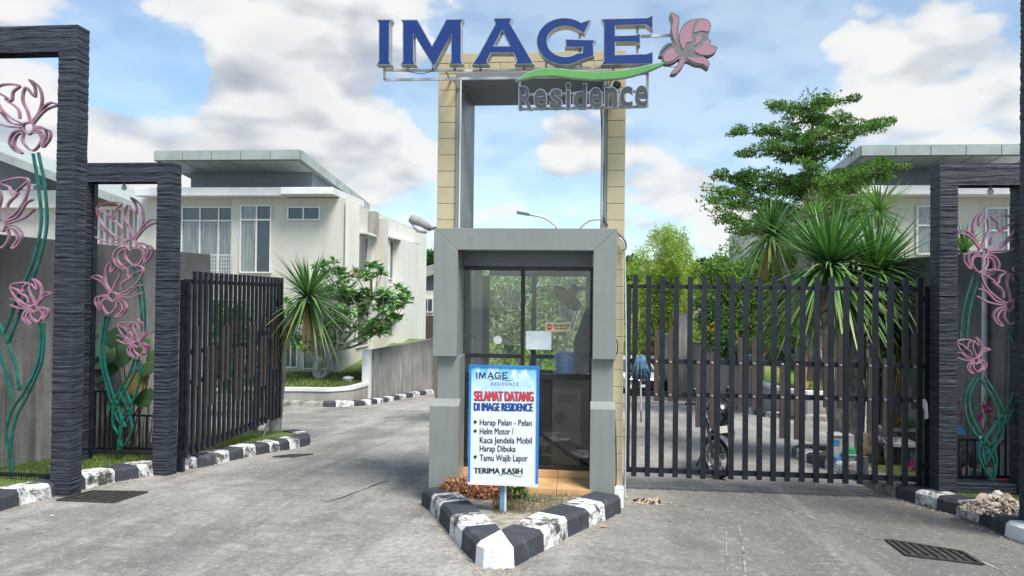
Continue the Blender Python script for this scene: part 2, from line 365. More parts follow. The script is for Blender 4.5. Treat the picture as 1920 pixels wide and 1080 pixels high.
class MB:
    def __init__(s): s.v = []; s.f = []; s.m = []; s.t = []
    def face(s, idx, mi=0, tone=0.5): s.f.append(idx); s.m.append(mi); s.t.append(tone)
    def poly(s, pts, mi=0, tone=.5):
        b = len(s.v); s.v += [Vector(p) for p in pts]; s.face(list(range(b, b + len(pts))), mi, tone)
    def box(s, x0, x1, y0, y1, z0, z1, mi=0):
        x0, x1 = min(x0, x1), max(x0, x1); y0, y1 = min(y0, y1), max(y0, y1); z0, z1 = min(z0, z1), max(z0, z1)
        b = len(s.v)
        s.v += [Vector(p) for p in ((x0, y0, z0), (x1, y0, z0), (x1, y1, z0), (x0, y1, z0), (x0, y0, z1), (x1, y0, z1), (x1, y1, z1), (x0, y1, z1))]
        for q in ((0, 3, 2, 1), (4, 5, 6, 7), (0, 1, 5, 4), (1, 2, 6, 5), (2, 3, 7, 6), (3, 0, 4, 7)): s.face([b + i for i in q], mi)
        return s
    def obox(s, c, ax, ay, az, mi=0):         # oriented box: centre and three half-axis vectors
        b = len(s.v); c = Vector(c); ax = Vector(ax); ay = Vector(ay); az = Vector(az)
        for k in ((-1, -1, -1), (1, -1, -1), (1, 1, -1), (-1, 1, -1), (-1, -1, 1), (1, -1, 1), (1, 1, 1), (-1, 1, 1)):
            s.v.append(c + ax * k[0] + ay * k[1] + az * k[2])
        for q in ((0, 3, 2, 1), (4, 5, 6, 7), (0, 1, 5, 4), (1, 2, 6, 5), (2, 3, 7, 6), (3, 0, 4, 7)): s.face([b + i for i in q], mi)
        return s
    def prism(s, pts, off, mi=0, mside=None, back=True):
        pts = [Vector(p) for p in pts]; off = Vector(off); n = len(pts); b = len(s.v)
        s.v += pts + [p + off for p in pts]
        s.face(list(range(b, b + n)), mi)
        if back: s.face(list(range(b + 2 * n - 1, b + n - 1, -1)), mi if mside is None else mside)
        for i in range(n):
            j = (i + 1) % n; s.face([b + j, b + i, b + n + i, b + n + j], mi if mside is None else mside)
        return s
    def tube(s, path, r, n=6, mi=0, closed=False, caps=True):
        path = [Vector(p) for p in path]; L = len(path)
        rs = r if isinstance(r, (list, tuple)) else [r] * L
        if len(rs) == 2 and L != 2: rs = [rs[0] + (rs[1] - rs[0]) * i / (L - 1) for i in range(L)]
        b = len(s.v); prev = None
        for i, p in enumerate(path):
            a = path[i - 1] if (i > 0 or closed) else p; c = path[(i + 1) % L] if (i < L - 1 or closed) else p
            d = (c - a)
            d = d.normalized() if d.length > 1e-9 else Vector((0, 0, 1))
            if prev is None: u = d.orthogonal().normalized()
            else:
                u = prev - d * prev.dot(d)
                u = u.normalized() if u.length > 1e-6 else d.orthogonal().normalized()
            prev = u; q = d.cross(u)
            for k in range(n):
                an = 2 * math.pi * k / n; s.v.append(p + (u * math.cos(an) + q * math.sin(an)) * rs[i])
        for i in range(L if closed else L - 1):
            i2 = (i + 1) % L
            for k in range(n):
                k2 = (k + 1) % n; s.face([b + i * n + k, b + i * n + k2, b + i2 * n + k2, b + i2 * n + k], mi)
        if caps and not closed:
            s.face([b + k for k in range(n - 1, -1, -1)], mi); s.face([b + (L - 1) * n + k for k in range(n)], mi)
        return s
    def ribbon(s, path, th, dep, mi=0):
        b = len(s.v); L = len(path); prev = None
        for i, p in enumerate(path):
            d = path[min(L - 1, i + 1)] - path[max(0, i - 1)]; n = Vector((-d.z, 0, d.x))
            n = n.normalized() if n.length > 1e-6 else (prev or Vector((1, 0, 0)))
            prev = n; y = Vector((0, dep / 2, 0))
            s.v += [p - n * th / 2 - y, p + n * th / 2 - y, p + n * th / 2 + y, p - n * th / 2 + y]
        for i in range(L - 1):
            for k in range(4): k2 = (k + 1) % 4; s.face([b + 4 * i + k, b + 4 * i + k2, b + 4 * i + 4 + k2, b + 4 * i + 4 + k], mi)
        s.face([b + 3, b + 2, b + 1, b], mi); e = b + 4 * (L - 1); s.face([e, e + 1, e + 2, e + 3], mi)
        return s
    def lathe(s, prof, c, n=20, mi=0, axis='z'):
        b = len(s.v); c = Vector(c)
        for (r, h) in prof:
            for k in range(n):
                an = 2 * math.pi * k / n
                p = Vector((r * math.cos(an), r * math.sin(an), h))
                if axis == 'x': p = Vector((p.z, p.x, p.y))
                if axis == 'y': p = Vector((p.x, p.z, p.y))
                s.v.append(c + p)
        for i in range(len(prof) - 1):
            for k in range(n):
                k2 = (k + 1) % n; s.face([b + i * n + k, b + i * n + k2, b + (i + 1) * n + k2, b + (i + 1) * n + k], mi)
        if prof[0] != prof[-1]:
            s.face([b + k for k in range(n - 1, -1, -1)], mi); s.face([b + (len(prof) - 1) * n + k for k in range(n)], mi)
        return s
    def leaf(s, p, d, L, W, nrm=None, mi=0, tone=.5, droop=0.15):
        d = d.normalized()
        sd_ = d.cross(nrm if nrm is not None else Vector((0, 0, 1)))
        sd_ = sd_.normalized() if sd_.length > 1e-4 else Vector((1, 0, 0))
        u = sd_.cross(d)
        m_ = p + d * L * .5 + u * L * droop * .4; e = p + d * L - u * L * droop * .6
        s.poly([p, m_ + sd_ * W * .5, e, m_ - sd_ * W * .5], mi, tone)
    def sword(s, p, d, L, W, droop=.3, seg=4, mi=0, tone=.5):
        d = d.normalized(); sd_ = d.cross(Vector((0, 0, 1)))
        if sd_.length < .1: sd_ = Vector((rnd.uniform(-1, 1), rnd.uniform(-1, 1), 0))
        sd_ = sd_.normalized(); b = len(s.v)
        for i in range(seg + 1):
            t = i / seg; q = p + d * (L * t) + Vector((0, 0, -1)) * (droop * L * t * t)
            wv = W * (.55 + .9 * t if t < .4 else (1 - t) * 1.5) * .5
            if i == seg: s.v.append(q)
            else: s.v += [q - sd_ * wv, q + sd_ * wv]
        for i in range(seg - 1): s.face([b + 2 * i, b + 2 * i + 1, b + 2 * i + 3, b + 2 * i + 2], mi, tone)
        s.face([b + 2 * seg - 2, b + 2 * seg - 1, b + 2 * seg], mi, tone)
    def build(s, name, mats, parent=None, smooth=False, bevel=0, org=None, tone=False):
        if not isinstance(mats, (list, tuple)): mats = [mats]
        if parent is not None: og = ORG[parent.name]
        elif org is not None: og = Vector(org)
        else:
            xs = [p.x for p in s.v]; ys = [p.y for p in s.v]; zs = [p.z for p in s.v]
            og = Vector(((min(xs) + max(xs)) / 2, (min(ys) + max(ys)) / 2, min(zs)))
        me = bpy.data.meshes.new(name); me.from_pydata([p - og for p in s.v], [], s.f)
        for m in mats: me.materials.append(m)
        me.polygons.foreach_set('material_index', s.m)
        if smooth: me.polygons.foreach_set('use_smooth', [True] * len(s.f))
        if tone:
            at = me.attributes.new('tone', 'FLOAT', 'FACE'); at.data.foreach_set('value', s.t)
        me.update()
        o = bpy.data.objects.new(name, me); COL.objects.link(o)
        if parent is not None: o.parent = parent
        else: o.location = og
        ORG[o.name] = og
        if bevel:
            bv = o.modifiers.new('bevel', 'BEVEL'); bv.width = bevel; bv.segments = 2; bv.limit_method = 'ANGLE'
        return o

def tag(o, label, cat, group=None, kind=None):
    o['label'] = label
    if cat: o['category'] = cat
    if group: o['group'] = group
    if kind: o['kind'] = kind
    return o
def thing(name, label, cat, loc, group=None):
    o = bpy.data.objects.new(name, None); COL.objects.link(o); o.location = loc; o.empty_display_size = .2
    ORG[o.name] = Vector(loc); return tag(o, label, cat, group)
def struct(o, label=None, cat=None):
    o['kind'] = 'structure'
    if label: o['label'] = label
    if cat: o['category'] = cat
    return o

def smoothshade(o, ang=40):
    me = o.data; me.polygons.foreach_set('use_smooth', [True] * len(me.polygons))
    return o

def text_mesh(body, bold=0.0, space=1.0):
    """flat triangles of a line of writing, in a 0..1 box"""
    cu = bpy.data.curves.new('t', 'FONT'); cu.body = body; cu.offset = bold; cu.space_character = space; cu.resolution_u = 4
    ob = bpy.data.objects.new('t', cu); COL.objects.link(ob)
    dg = bpy.context.evaluated_depsgraph_get(); me = bpy.data.meshes.new_from_object(ob.evaluated_get(dg))
    vs = [v.co.copy() for v in me.vertices]; fs = [list(p.vertices) for p in me.polygons]
    bpy.data.objects.remove(ob); bpy.data.curves.remove(cu); bpy.data.meshes.remove(me)
    x0 = min(v.x for v in vs); x1 = max(v.x for v in vs); y0 = min(v.y for v in vs); y1 = max(v.y for v in vs)
    return [((v.x - x0) / (x1 - x0), (v.y - y0) / (y1 - y0)) for v in vs], fs
def put_text(mb, body, pbl, pbr, ptl, mi=0, bold=0.0, space=1.0, thick=None):
    """lay a line of writing in the parallelogram bottom-left, bottom-right, top-left"""
    vs, fs = text_mesh(body, bold, space); b = len(mb.v); ex = pbr - pbl; ey = ptl - pbl
    mb.v += [pbl + ex * x + ey * y for (x, y) in vs]
    for f in fs: mb.face([b + i for i in f], mi)
    if thick is not None:
        off = Vector(thick); edges = {}
        for f in fs:
            for i in range(len(f)):
                e = (f[i], f[(i + 1) % len(f)]); k = tuple(sorted(e)); edges[k] = None if k in edges else e
        c = len(mb.v); mb.v += [pbl + ex * x + ey * y + off for (x, y) in vs]
        for e in edges.values():
            if e: mb.face([b + e[1], b + e[0], c + e[0], c + e[1]], mi)
        for f in fs: mb.face([c + i for i in reversed(f)], mi)
# ================================================================== SETTING: ground, kerbs, verges
def FZ(px, py, z):
    d = ray(px, py); return EYE + d * ((z - EYE.z) / d.z)
mb = MB(); ys = [-60, -8] + [i * 2 for i in range(-3, 18)] + [36, 60, 120, 400, 2200]
ys = sorted(set(ys)); xs = [-900, -60, -20, -8, -4, 0, 4, 8, 20, 60, 900]
for y in ys:
    for x in xs: mb.v.append(Vector((x, y, gz(y))))
for i in range(len(ys) - 1):
    for j in range(len(xs) - 1):
        a = i * len(xs) + j; mb.face([a, a + 1, a + 1 + len(xs), a + len(xs)])
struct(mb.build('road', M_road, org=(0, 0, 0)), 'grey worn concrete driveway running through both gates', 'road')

def inward(pts, left):
    o = []
    for i, p in enumerate(pts):
        a = pts[max(0, i - 1)]; c = pts[min(len(pts) - 1, i + 1)]; d = (c - a); d.z = 0; d.normalize()
        o.append(Vector((-d.y, d.x, 0)) * (1 if left else -1))
    return o
def kerb(name, pts, cols, mats, left=True, wd=.26, h=.16, label=None, ch=.035, fix={}):
    mb = MB(); nr = inward(pts, left); rings = []
    for p, n in zip(pts, nr):
        p = Vector((p.x, p.y, gz(p.y))); up = Vector((0, 0, 1)); j = rnd.uniform(-.006, .006)
        rings.append([p - up * .06, p + up * (h - ch + j) + n * .012, p + up * (h + j) + n * (ch + .012), p + up * (h + j + .004) + n * wd, p + n * wd - up * .06])
    for i, q in fix.items(): rings[i][3] = q.copy(); rings[i][4] = q - Vector((0, 0, .2))
    for i, c in enumerate(cols):
        b = len(mb.v); A = rings[i]; B = rings[i + 1]
        for k in range(6):
            t = k / 5
            for q in range(5):
                w_ = A[q].lerp(B[q], t)
                if q in (1, 2) and i not in fix: w_ = w_ + Vector((rnd.uniform(-.006, .006), rnd.uniform(-.006, .006), rnd.uniform(-.006, .004)))
                mb.v.append(w_)
        for k in range(5):
            for q in range(4): mb.face([b + k * 5 + q, b + (k + 1) * 5 + q, b + (k + 1) * 5 + q + 1, b + k * 5 + q + 1], c)
        mb.face([b, b + 1, b + 2, b + 3, b + 4], c); mb.face([b + 29, b + 28, b + 27, b + 26, b + 25], c)
    o = mb.build(name, mats, org=(0, 0, 0)); return struct(o, label, 'kerb'), rings
KM = [M_kb, M_kw, M_kwc, M_kg]
# left kerb
LP = [(-90, 985), (-30, 968), (37.5, 948), (98, 932.5), (161, 917), (215.6, 904), (261, 896.6), (303, 888.8), (335, 883), (370, 877.8), (403, 871.6), (431, 864.7),
      (457.8, 859), (481, 853.7), (506, 849), (525, 845.6), (543.7, 843), (562.5, 839), (580, 834.5), (583, 829), (574, 824.5), (556, 820)]
LPw = [G(*p) for p in LP]
_, LR = kerb('kerb', LPw, [1, 0, 1, 0, 1, 0, 1, 0, 1, 0, 1, 0, 1, 0, 1, 0, 1, 0, 0, 1, 0], KM, True, .28, .16, 'black and white painted kerb along the left driveway edge')
LB = [r[3] for r in LR]
mb = MB()
for i in range(len(LB) - 1):
    a, b = LB[i], LB[i + 1]
    if b.y < a.y + .02 and i > 16: break
    z = -.02
    mb.poly([a + Vector((.0, 0, z)), b + Vector((0, 0, z)), Vector((-9, b.y, gz(b.y) + .16)), Vector((-9, a.y, gz(a.y) + .16))])
struct(mb.build('grass_verge', M_lawn, org=(0, 0, 0)), 'grass verge between the left kerb and the boundary wall', 'verge')
LYMAX = max(p.y for p in LB)
# right kerb
RP = [(1960, 1034), (1920, 1019.6), (1882.5, 1005), (1834.6, 980), (1791, 965), (1755, 957), (1738, 951), (1716, 944.6), (1678, 934), (1641, 919), (1610, 903), (1578, 889), (1545, 877), (1512, 867), (1490, 859), (1484, 853), (1496, 849), (1530, 847.5), (1600, 846), (1700, 844)]
RPw = [G(*p) for p in RP]
_, RR = kerb('kerb', RPw, [2, 2, 0, 1, 0, 1, 1, 0, 3, 3, 3, 1, 0, 1, 0, 0, 3, 1, 3], KM, False, .27, .16, 'black and white painted kerb along the right driveway edge')
RB = [r[3] for r in RR]
mb = MB()
for i in range(14):
    a, b = RB[i], RB[i + 1]
    mb.poly([b + Vector((0, 0, -.02)), a + Vector((0, 0, -.02)), Vector((10, a.y, gz(a.y) + .14)), Vector((10, b.y, gz(b.y) + .14))])
struct(mb.build('grass_verge', M_lawn, org=(0, 0, 0)), 'grass verge behind the right kerb under the spiky palms', 'verge')
# island kerb
IPx = [(789, 947), (807, 961), (820.5, 972.5), (839.5, 990), (863.5, 1028), (890, 1057), (905, 1064.5), (927, 1067), (948, 1066.5), (965, 1064), (1021, 1033), (1066, 1008), (1105, 989), (1136, 975.5), (1165, 962)]
IPx[2] = (822, 977); IPx[3] = (841, 1001); IPx[1] = (805, 958)
IPw = [G(*p) for p in IPx]
_, IR = kerb('kerb', IPw, [0, 1, 0, 1, 0, 2, 2, 2, 2, 0, 1, 0, 1, 0], KM, True, .30, .18, 'black and white painted kerb round the pointed planting island', fix={i: G(939, 993, .185) for i in range(5, 10)})
mb = MB(); inner = [r[3] + Vector((0, 0, -.05)) for r in IR]
bk = [Vector((inner[-1].x, 9.5, gz(9.5) + .1)), Vector((inner[0].x, 9.5, gz(9.5) + .1))]
M_soil = plain("pale_dry_soil", (.34, .31, .26), .95, var=.25, scale=9, bump=.9, bscale=60)
cx_ = sum(p.x for p in inner) / len(inner)
mb.poly([inner[0], *inner[1:], *bk])
struct(mb.build('planting_bed', M_soil, org=(0, 0, 0)), 'dry soil bed inside the pointed kerb island', 'planting bed')
# cracks and worn marks in the road
M_crk = plain("dark_crack", (.045, .043, .04), .95, var=.2)
mb = MB()
for path, wd in (([(612, 942), (640, 934), (662, 926), (690, 915), (712, 907), (728, 901)], .012), ([(505, 862), (540, 858), (560, 861), (590, 857)], .008)):
    q = [G(x + rnd.uniform(-2, 2), y + rnd.uniform(-1, 1)) for x, y in path]; q = catmull(q, 5)
    for i in range(len(q) - 1):
        d = (q[i + 1] - q[i]); n = Vector((-d.y, d.x, 0)).normalized()
        wa = wd * rnd.uniform(.5, 1.3); up = Vector((0, 0, .004))
        mb.poly([q[i] - n * wa + up, q[i + 1] - n * wa + up, q[i + 1] + n * wa + up, q[i] + n * wa + up])
struct(mb.build('road_crack', M_crk, org=(0, 0, 0)), 'thin dark crack across the concrete left of the island', 'crack')
M_line = plain("pale_worn_joint", (.29, .282, .262), .9, var=.35, scale=7)
mb = MB()
for path, wd in (([(1425, 925), (1470, 950), (1520, 970), (1580, 992), (1650, 1012)], .012), ([(1385, 985), (1392, 1020), (1398, 1075)], .012), ([(1170, 950), (1250, 947), (1340, 958), (1440, 963)], .02), ([(1805, 1040), (1860, 1062), (1890, 1080)], .015), ([(1362, 992), (1362, 1030), (1364, 1078)], .008)):
    q = catmull([G(x, y) for x, y in path], 8)
    for i in range(len(q) - 1):
        if rnd.random() < .2: continue
        d = (q[i + 1] - q[i]); n = Vector((-d.y, d.x, 0)).normalized(); wa = wd * rnd.uniform(.4, 1.1); wb = wd * rnd.uniform(.4, 1.1); up = Vector((0, 0, .004))
        mb.poly([q[i] - n * wa + up, q[i + 1] - n * wb + up, q[i + 1] + n * wb + up, q[i] + n * wa + up])
struct(mb.build('concrete_joint', M_line, org=(0, 0, 0)), 'pale worn joints in the concrete before the closed gate', 'road joint')

# ================================================================== boundary walls
p0 = G(0, 880, .13); zt = FY(0, 440, p0.y).z; p1 = FZ(395, 477, zt)
def wallseg(name, a, b, z0, z1, th, mat, label, side=1, capmat=None):
    a = Vector((a.x, a.y, 0)); b = Vector((b.x, b.y, 0)); d = (b - a).normalized(); n = Vector((-d.y, d.x, 0)) * side
    mb = MB(); c = (a + b) / 2 + n * th / 2; L = (b - a).length / 2
    mb.obox((c.x, c.y, (z0 + z1) / 2), d * L, n * th / 2, Vector((0, 0, (z1 - z0) / 2)))
    o = mb.build(name, [mat], bevel=.012)
    return tag(o, label, 'wall')
dd = (p1 - p0); dd.z = 0
wallseg('boundary_wall', p0 - dd.normalized() * 3.2, p1, gz(p1.y) - .2, zt, .18, M_wall, 'tall dark stained concrete wall behind the left lotus frames')
q0 = FZ(1795, 476, zt); q1 = FZ(1903, 467, zt); dq = (q1 - q0); dq.z = 0; dq.normalize()
RW = wallseg('boundary_wall', q0 - dq * 2.2, q1 + dq * 3.2, -1.2, zt, .18, M_wall, 'dark stained concrete wall behind the right lotus frame', side=1)
ql = q0 - dq * .1
# pale drain pipe on the right wall
t = FX(1857, 560, q0.x + .03) if False else None
pp = q0.lerp(q1, .55)
mb = MB(); mb.tube([(pp.x - .05, pp.y - .03, -.9), (pp.x - .05, pp.y - .03, zt - .02)], .035, 8)
tag(mb.build('drain_pipe', M_galv), 'pale vertical pipe on the right boundary wall', 'pipe')

# ================================================================== ribbed black stone portals
def ribbed(mb, x0, x1, y0, y1, z0, z1, dz=.020, per=5):
    rows = max(2, int((z1 - z0) / dz)); ring = []
    base = []
    for k in range(per): base.append((x0 + (x1 - x0) * k / per, y0, 0, -1))
    for k in range(per): base.append((x1, y0 + (y1 - y0) * k / per, 1, 0))
    for k in range(per): base.append((x1 - (x1 - x0) * k / per, y1, 0, 1))
    for k in range(per): base.append((x0, y1 - (y1 - y0) * k / per, -1, 0))
    n = len(base); b = len(mb.v)
    for i in range(rows + 1):
        z = z0 + (z1 - z0) * i / rows; j = rnd.uniform(-.005, .005)
        for (x, y, nx, ny) in base:
            e = j + mnoise.noise((x * 6, y * 6, i * 1.7)) * .005
            zz = z + (0 if i in (0, rows) else mnoise.noise((x * 5 + 9, y * 5, z * 3)) * .008)
            mb.v.append(Vector((x + nx * e, y + ny * e, zz)))
    for i in range(rows):
        for k in range(n):
            k2 = (k + 1) % n; mb.face([b + i * n + k, b + i * n + k2, b + (i + 1) * n + k2, b + (i + 1) * n + k])
    mb.face([b + rows * n + k for k in range(n)])
def portal(D, px, ptop, pbeam, cx, label, dep=.30, base_l=None, base_r=None):
    """px: outer-left, inner-left, inner-right, outer-right pixel columns"""
    xs = [FY(p, 500, D).x for p in px]; zt_ = FY(cx, ptop, D).z; zb = FY(cx, pbeam, D).z
    t = thing('stone_portal', label, 'portal', ((xs[0] + xs[3]) / 2, D, gz(D)))
    for a, b in ((0, 1), (2, 3)):
        mb = MB(); ribbed(mb, xs[a], xs[b], D, D + dep, gz(D + dep) - .05, zb); mb.build('post', M_stone, t)
    mb = MB(); ribbed(mb, xs[0], xs[3], D + .002, D + dep - .002, zb + .001, zt_, per=10); mb.build('beam', M_stone, t)
    return t, xs, zb
portal(7.55, (-72, -36, 102, 137), 48, 98, 60, 'tall black ribbed stone portal at the left edge', .2)
PL, xsL, zbL = portal(9.0, (128, 160, 292, 321), 305, 341, 230, 'low black ribbed stone portal beside the open left gate', .21)
PR, xsR, zbR = portal(8.85, (1762, 1796, 1916, 1950), 306, 347, 1840, 'low black ribbed stone portal beside the closed right gate', .24)
portal(7.2, (1948, 1990, 2140, 2180), -85, -35, 1960, 'tall black ribbed stone post at the right edge')
# black stone footing under the right lotus frame
mb = MB(); ribbed(mb, xsR[1], xsR[2], 8.9, 9.1, -.7, FY(1850, 907, 8.9).z, per=8)
tag(mb.build('stone_footing', M_stone), 'low black stone footing under the right lotus frame', 'footing')

# bulbs hanging from the small portals
for (px, py, D, lab) in ((233, 341, 9.15, 'small white bulb hanging under the left low portal beam'), (1857, 347, 9.0, 'small white bulb hanging under the right low portal beam')):
    p = FY(px, py, D); t = thing('light_bulb', lab, 'bulb', p)
    mb = MB(); mb.lathe([(.016, 0), (.018, -.03), (.014, -.035)], p, 10); mb.build('socket', M_plastg, t)
    mb = MB(); mb.lathe([(.012, -.035), (.030, -.06), (.034, -.08), (.024, -.105), (.003, -.113)], p, 12); mb.build('globe', M_white, t, smooth=True)

# ================================================================== lotus sculptures
FLW = [
    [(225, 372), (185, 330), (160, 245), (180, 160), (240, 112), (208, 160), (205, 215), (232, 190), (260, 160), (276, 200), (274, 250), (245, 310), (228, 370)],
    [(212, 385), (155, 312), (110, 282), (56, 266), (100, 250), (142, 272), (180, 322), (215, 372)],
    [(268, 388), (350, 350), (430, 280), (472, 180), (405, 145), (300, 150), (338, 190), (345, 242), (385, 240), (382, 225), (472, 182)],
    [(372, 250), (322, 278), (296, 310), (290, 355)],
    [(275, 395), (350, 380), (420, 318), (482, 305)],
    [(280, 410), (392, 400), (482, 364)],
    [(200, 398), (222, 376), (262, 386), (266, 418), (236, 450), (206, 424), (200, 398)],
    [(222, 436), (172, 440), (156, 490), (206, 550), (264, 500), (266, 440)],
    [(208, 402), (150, 405), (126, 450), (150, 526), (148, 470), (170, 428), (205, 420)],
    [(206, 408), (112, 420), (100, 470), (140, 526)],
    [(264, 420), (322, 440), (350, 500), (310, 556), (268, 566), (316, 520), (306, 462), (270, 436)],
]
def flower(root, px, py, sc, D, mirror=False, rot=0, mat=M_pink, clip=None):
    mb = MB(); up = FY(px, py, D); e = (FY(px + 10, py, D) - up) / 10; c_, s_ = math.cos(rot), math.sin(rot); k = e.length
    for pl in FLW:
        q = []
        for (a, b) in pl:
            x = (a - 235) / 3.6 * sc; y = (b - 410) / 3.6 * sc
            if mirror: x = -x
            x, y = x * c_ - y * s_, x * s_ + y * c_
            q.append(Vector((up.x + x * k, up.y + math.sin(x * .05) * .02, up.z - y * k)))
        pts = catmull(q, 5); r = .0165 * (.6 + .4 * min(1, sc))
        mb.ribbon(pts, r * 1.05, .04)
    return mb.build('flower', mat, root)
def stems(root, D, lines, r=.0155):
    for ln in lines:
        mb = MB(); mb.ribbon(catmull([FY(x, y, D) for x, y in ln], 8), r * 1.25, .034); mb.build('stem', M_teal, root)
DL1 = 7.7; t = thing('lotus_sculpture', 'painted steel lotus with green stems in the tall left portal', 'sculpture', FY(21, 885, DL1))
flower(t, 54, 240, 1.02, DL1, True, .02, M_pinkd); flower(t, 2, 422, 1.0, DL1, False, -.25, M_pinkd); flower(t, 65, 578, .62, DL1, True, -.05, M_pink)
stems(t, DL1 + .02, [[(62, 288), (72, 350), (77, 420), (62, 490), (39, 545), (8, 625)], [(72, 286), (84, 350), (88, 420), (76, 480), (55, 540), (15, 645)],
      [(-10, 590), (14, 640), (30, 690), (36, 730), (38, 722)], [(74, 606), (76, 640), (70, 685), (45, 735), (22, 770), (12, 810), (18, 850), (21, 884)],
      [(81, 606), (82, 645), (76, 685), (52, 740), (30, 785), (20, 840), (22, 884)], [(-8, 640), (12, 700), (23, 752)], [(-20, 500), (-5, 600)]])
mb = MB(); a = FY(-40, 886, DL1); b = FY(104, 884, DL1); mb.box(a.x, b.x, DL1 - .02, DL1 + .02, a.z - .03, a.z + .012); mb.build('base_bar', M_black, t)
DL2 = 9.15; t = thing('lotus_sculpture', 'three pink steel lotus flowers in the low left portal', 'sculpture', FY(222, 842, DL2))
flower(t, 246, 458, 1.0, DL2, True, 0, M_pinkd); flower(t, 212, 556, .80, DL2, False, .05, M_pink); flower(t, 258, 645, .53, DL2, True, 0, M_pink)
stems(t, DL2 + .02, [[(262, 497), (266, 530), (271, 570), (272, 620)], [(250, 498), (257, 530), (264, 575), (267, 622)], [(258, 674), (250, 705), (222, 755), (211, 790), (222, 815), (228, 842)],
      [(252, 674), (240, 705), (212, 755), (203, 775)], [(263, 676), (264, 705), (246, 760), (226, 800), (221, 842)], [(205, 593), (197, 630), (196, 680), (212, 740), (228, 790), (222, 842)],
      [(198, 593), (191, 635), (189, 675), (204, 735), (218, 780), (232, 800)], [(225, 735), (240, 770), (248, 800), (240, 825), (224, 842)], [(232, 722), (246, 760), (240, 790)], [(215, 745), (225, 775), (236, 800)]], .014)
mb = MB(); a = FY(158, 846, DL2); b = FY(294, 848, DL2); mb.box(a.x, b.x, DL2 - .02, DL2 + .02, a.z - .02, a.z + .02)
mb.box(FY(163, 600, DL2).x, FY(175, 600, DL2).x, DL2 - .03, DL2 + .05, a.z, zbL); mb.build('steel_border', M_black, t)
DR = 9.0; t = thing('lotus_sculpture', 'three pink steel lotus flowers in the right portal', 'sculpture', FY(1858, 898, DR))
flower(t, 1843, 474, 1.0, DR, False, 0, M_pink); flower(t, 1892, 574, .92, DR, True, .12, M_pink); flower(t, 1829, 676, .56, DR, True, .0, M_pink)
stems(t, DR + .02, [[(1826, 512), (1808, 570), (1801, 620), (1802, 668)], [(1838, 514), (1820, 570), (1813, 620), (1812, 668)],
      [(1824, 708), (1809, 745), (1815, 790), (1841, 830), (1862, 862), (1864, 898)], [(1833, 708), (1817, 745), (1826, 790), (1852, 830), (1868, 860), (1862, 898)],
      [(1846, 706), (1870, 745), (1883, 782), (1876, 820), (1856, 852), (1846, 880)], [(1838, 709), (1860, 745), (1872, 785), (1866, 820), (1848, 850)],
      [(1889, 614), (1906, 660), (1909, 705), (1894, 755), (1862, 800), (1843, 835), (1846, 868), (1860, 898)], [(1899, 614), (1914, 660), (1918, 705), (1902, 765), (1870, 812), (1852, 850)],
      [(1838, 830), (1834, 850), (1845, 878), (1858, 898)]], .015)
mb = MB(); a = FY(1788, 905, DR); b = FY(1918, 908, DR); mb.box(a.x, b.x, DR - .025, DR + .025, a.z - .02, a.z + .025); mb.build('base_bar', M_black, t)

def railing(D, spans, ybot, label, cat='railing'):
    p = FY(spans[0][0], ybot, D); t = thing('railing', label, cat, p)
    for (xa, xb, yt, n) in spans:
        a = FY(xa, yt, D); b = FY(xb, yt, D); zb = FY((xa + xb) / 2, ybot, D).z
        mb = MB(); mb.box(a.x, b.x, D - .012, D + .012, a.z - .025, a.z); mb.build('rail', M_black, t)
        mb = MB(); mb.box(a.x, b.x, D - .012, D + .012, zb, zb + .03); mb.build('rail', M_black, t)
        for i in range(n):
            x = a.x + (b.x - a.x) * (i + .5) / n; mb = MB(); mb.box(x - .01, x + .01, D - .009, D + .009, zb + .03, a.z - .025); mb.build('bar', M_black, t)
railing(9.45, [(156, 212, 731, 6), (214, 296, 776, 6)], 843, 'low black railing behind the left lotus frame')
railing(9.3, [(1790, 1850, 822, 4), (1866, 1918, 783, 4)], 897, 'low black railing behind the right lotus frame')

# ================================================================== tower over the booth
DT = 8.2; DB = 9.35
xl0, xl1 = FY(820.5, 285, DT).x, FY(854.5, 285, DT).x
xr0, xr1 = FY(1138.5, 285, DT).x, FY(1172.5, 285, DT).x
ztop = FY(986, 97, DT).z; zl = FY(986, 136, DT).z; zs = FY(986, 149, DT).z
tower = thing('gate_tower', 'tall cream block portal tower carrying the big blue letters', 'tower', ((xl0 + xr1) / 2, DT, gz(DT)))
M_joint = plain("dark_joint", (.24, .21, .155), .9)
def fin(x0, x1):
    mb = MB(); mb.box(x0 + .006, x1 - .006, DT + .006, DB - .006, gz(DB) - .05, ztop - .01, 1)
    h = .183; z = zl - .004
    while z > gz(DT) - .3:
        y = DT
        for seg in range(3):
            ye = DT + (DB - DT) * (seg + 1) / 3
            mb.box(x0, x1, y, ye - .005, z - h + .005, z)
            y = ye
        z -= h
    return mb.build('pillar', [M_block, M_joint], tower, bevel=.004)
fin(xl0, xl1); fin(xr0, xr1)
mb = MB(); mb.box(xl0 + .006, xr1 - .006, DT + .006, DB - .006, zl + .002, ztop - .006, 1)
n = 6; hh = (ztop - zl) / 2
for r_ in range(2):
    off = -.18 if r_ else 0; W_ = (xr1 - xl0) / n
    for i in range(n + (1 if r_ else 0)):
        a = max(xl0, xl0 + i * W_ + off); b = min(xr1, xl0 + (i + 1) * W_ + off)
        if b - a > .02: mb.box(a + .002, b - .002, DT, DB, zl + r_ * hh + .003, zl + (r_ + 1) * hh - .002)
mb.build('lintel', [M_block, M_joint], tower, bevel=.004)
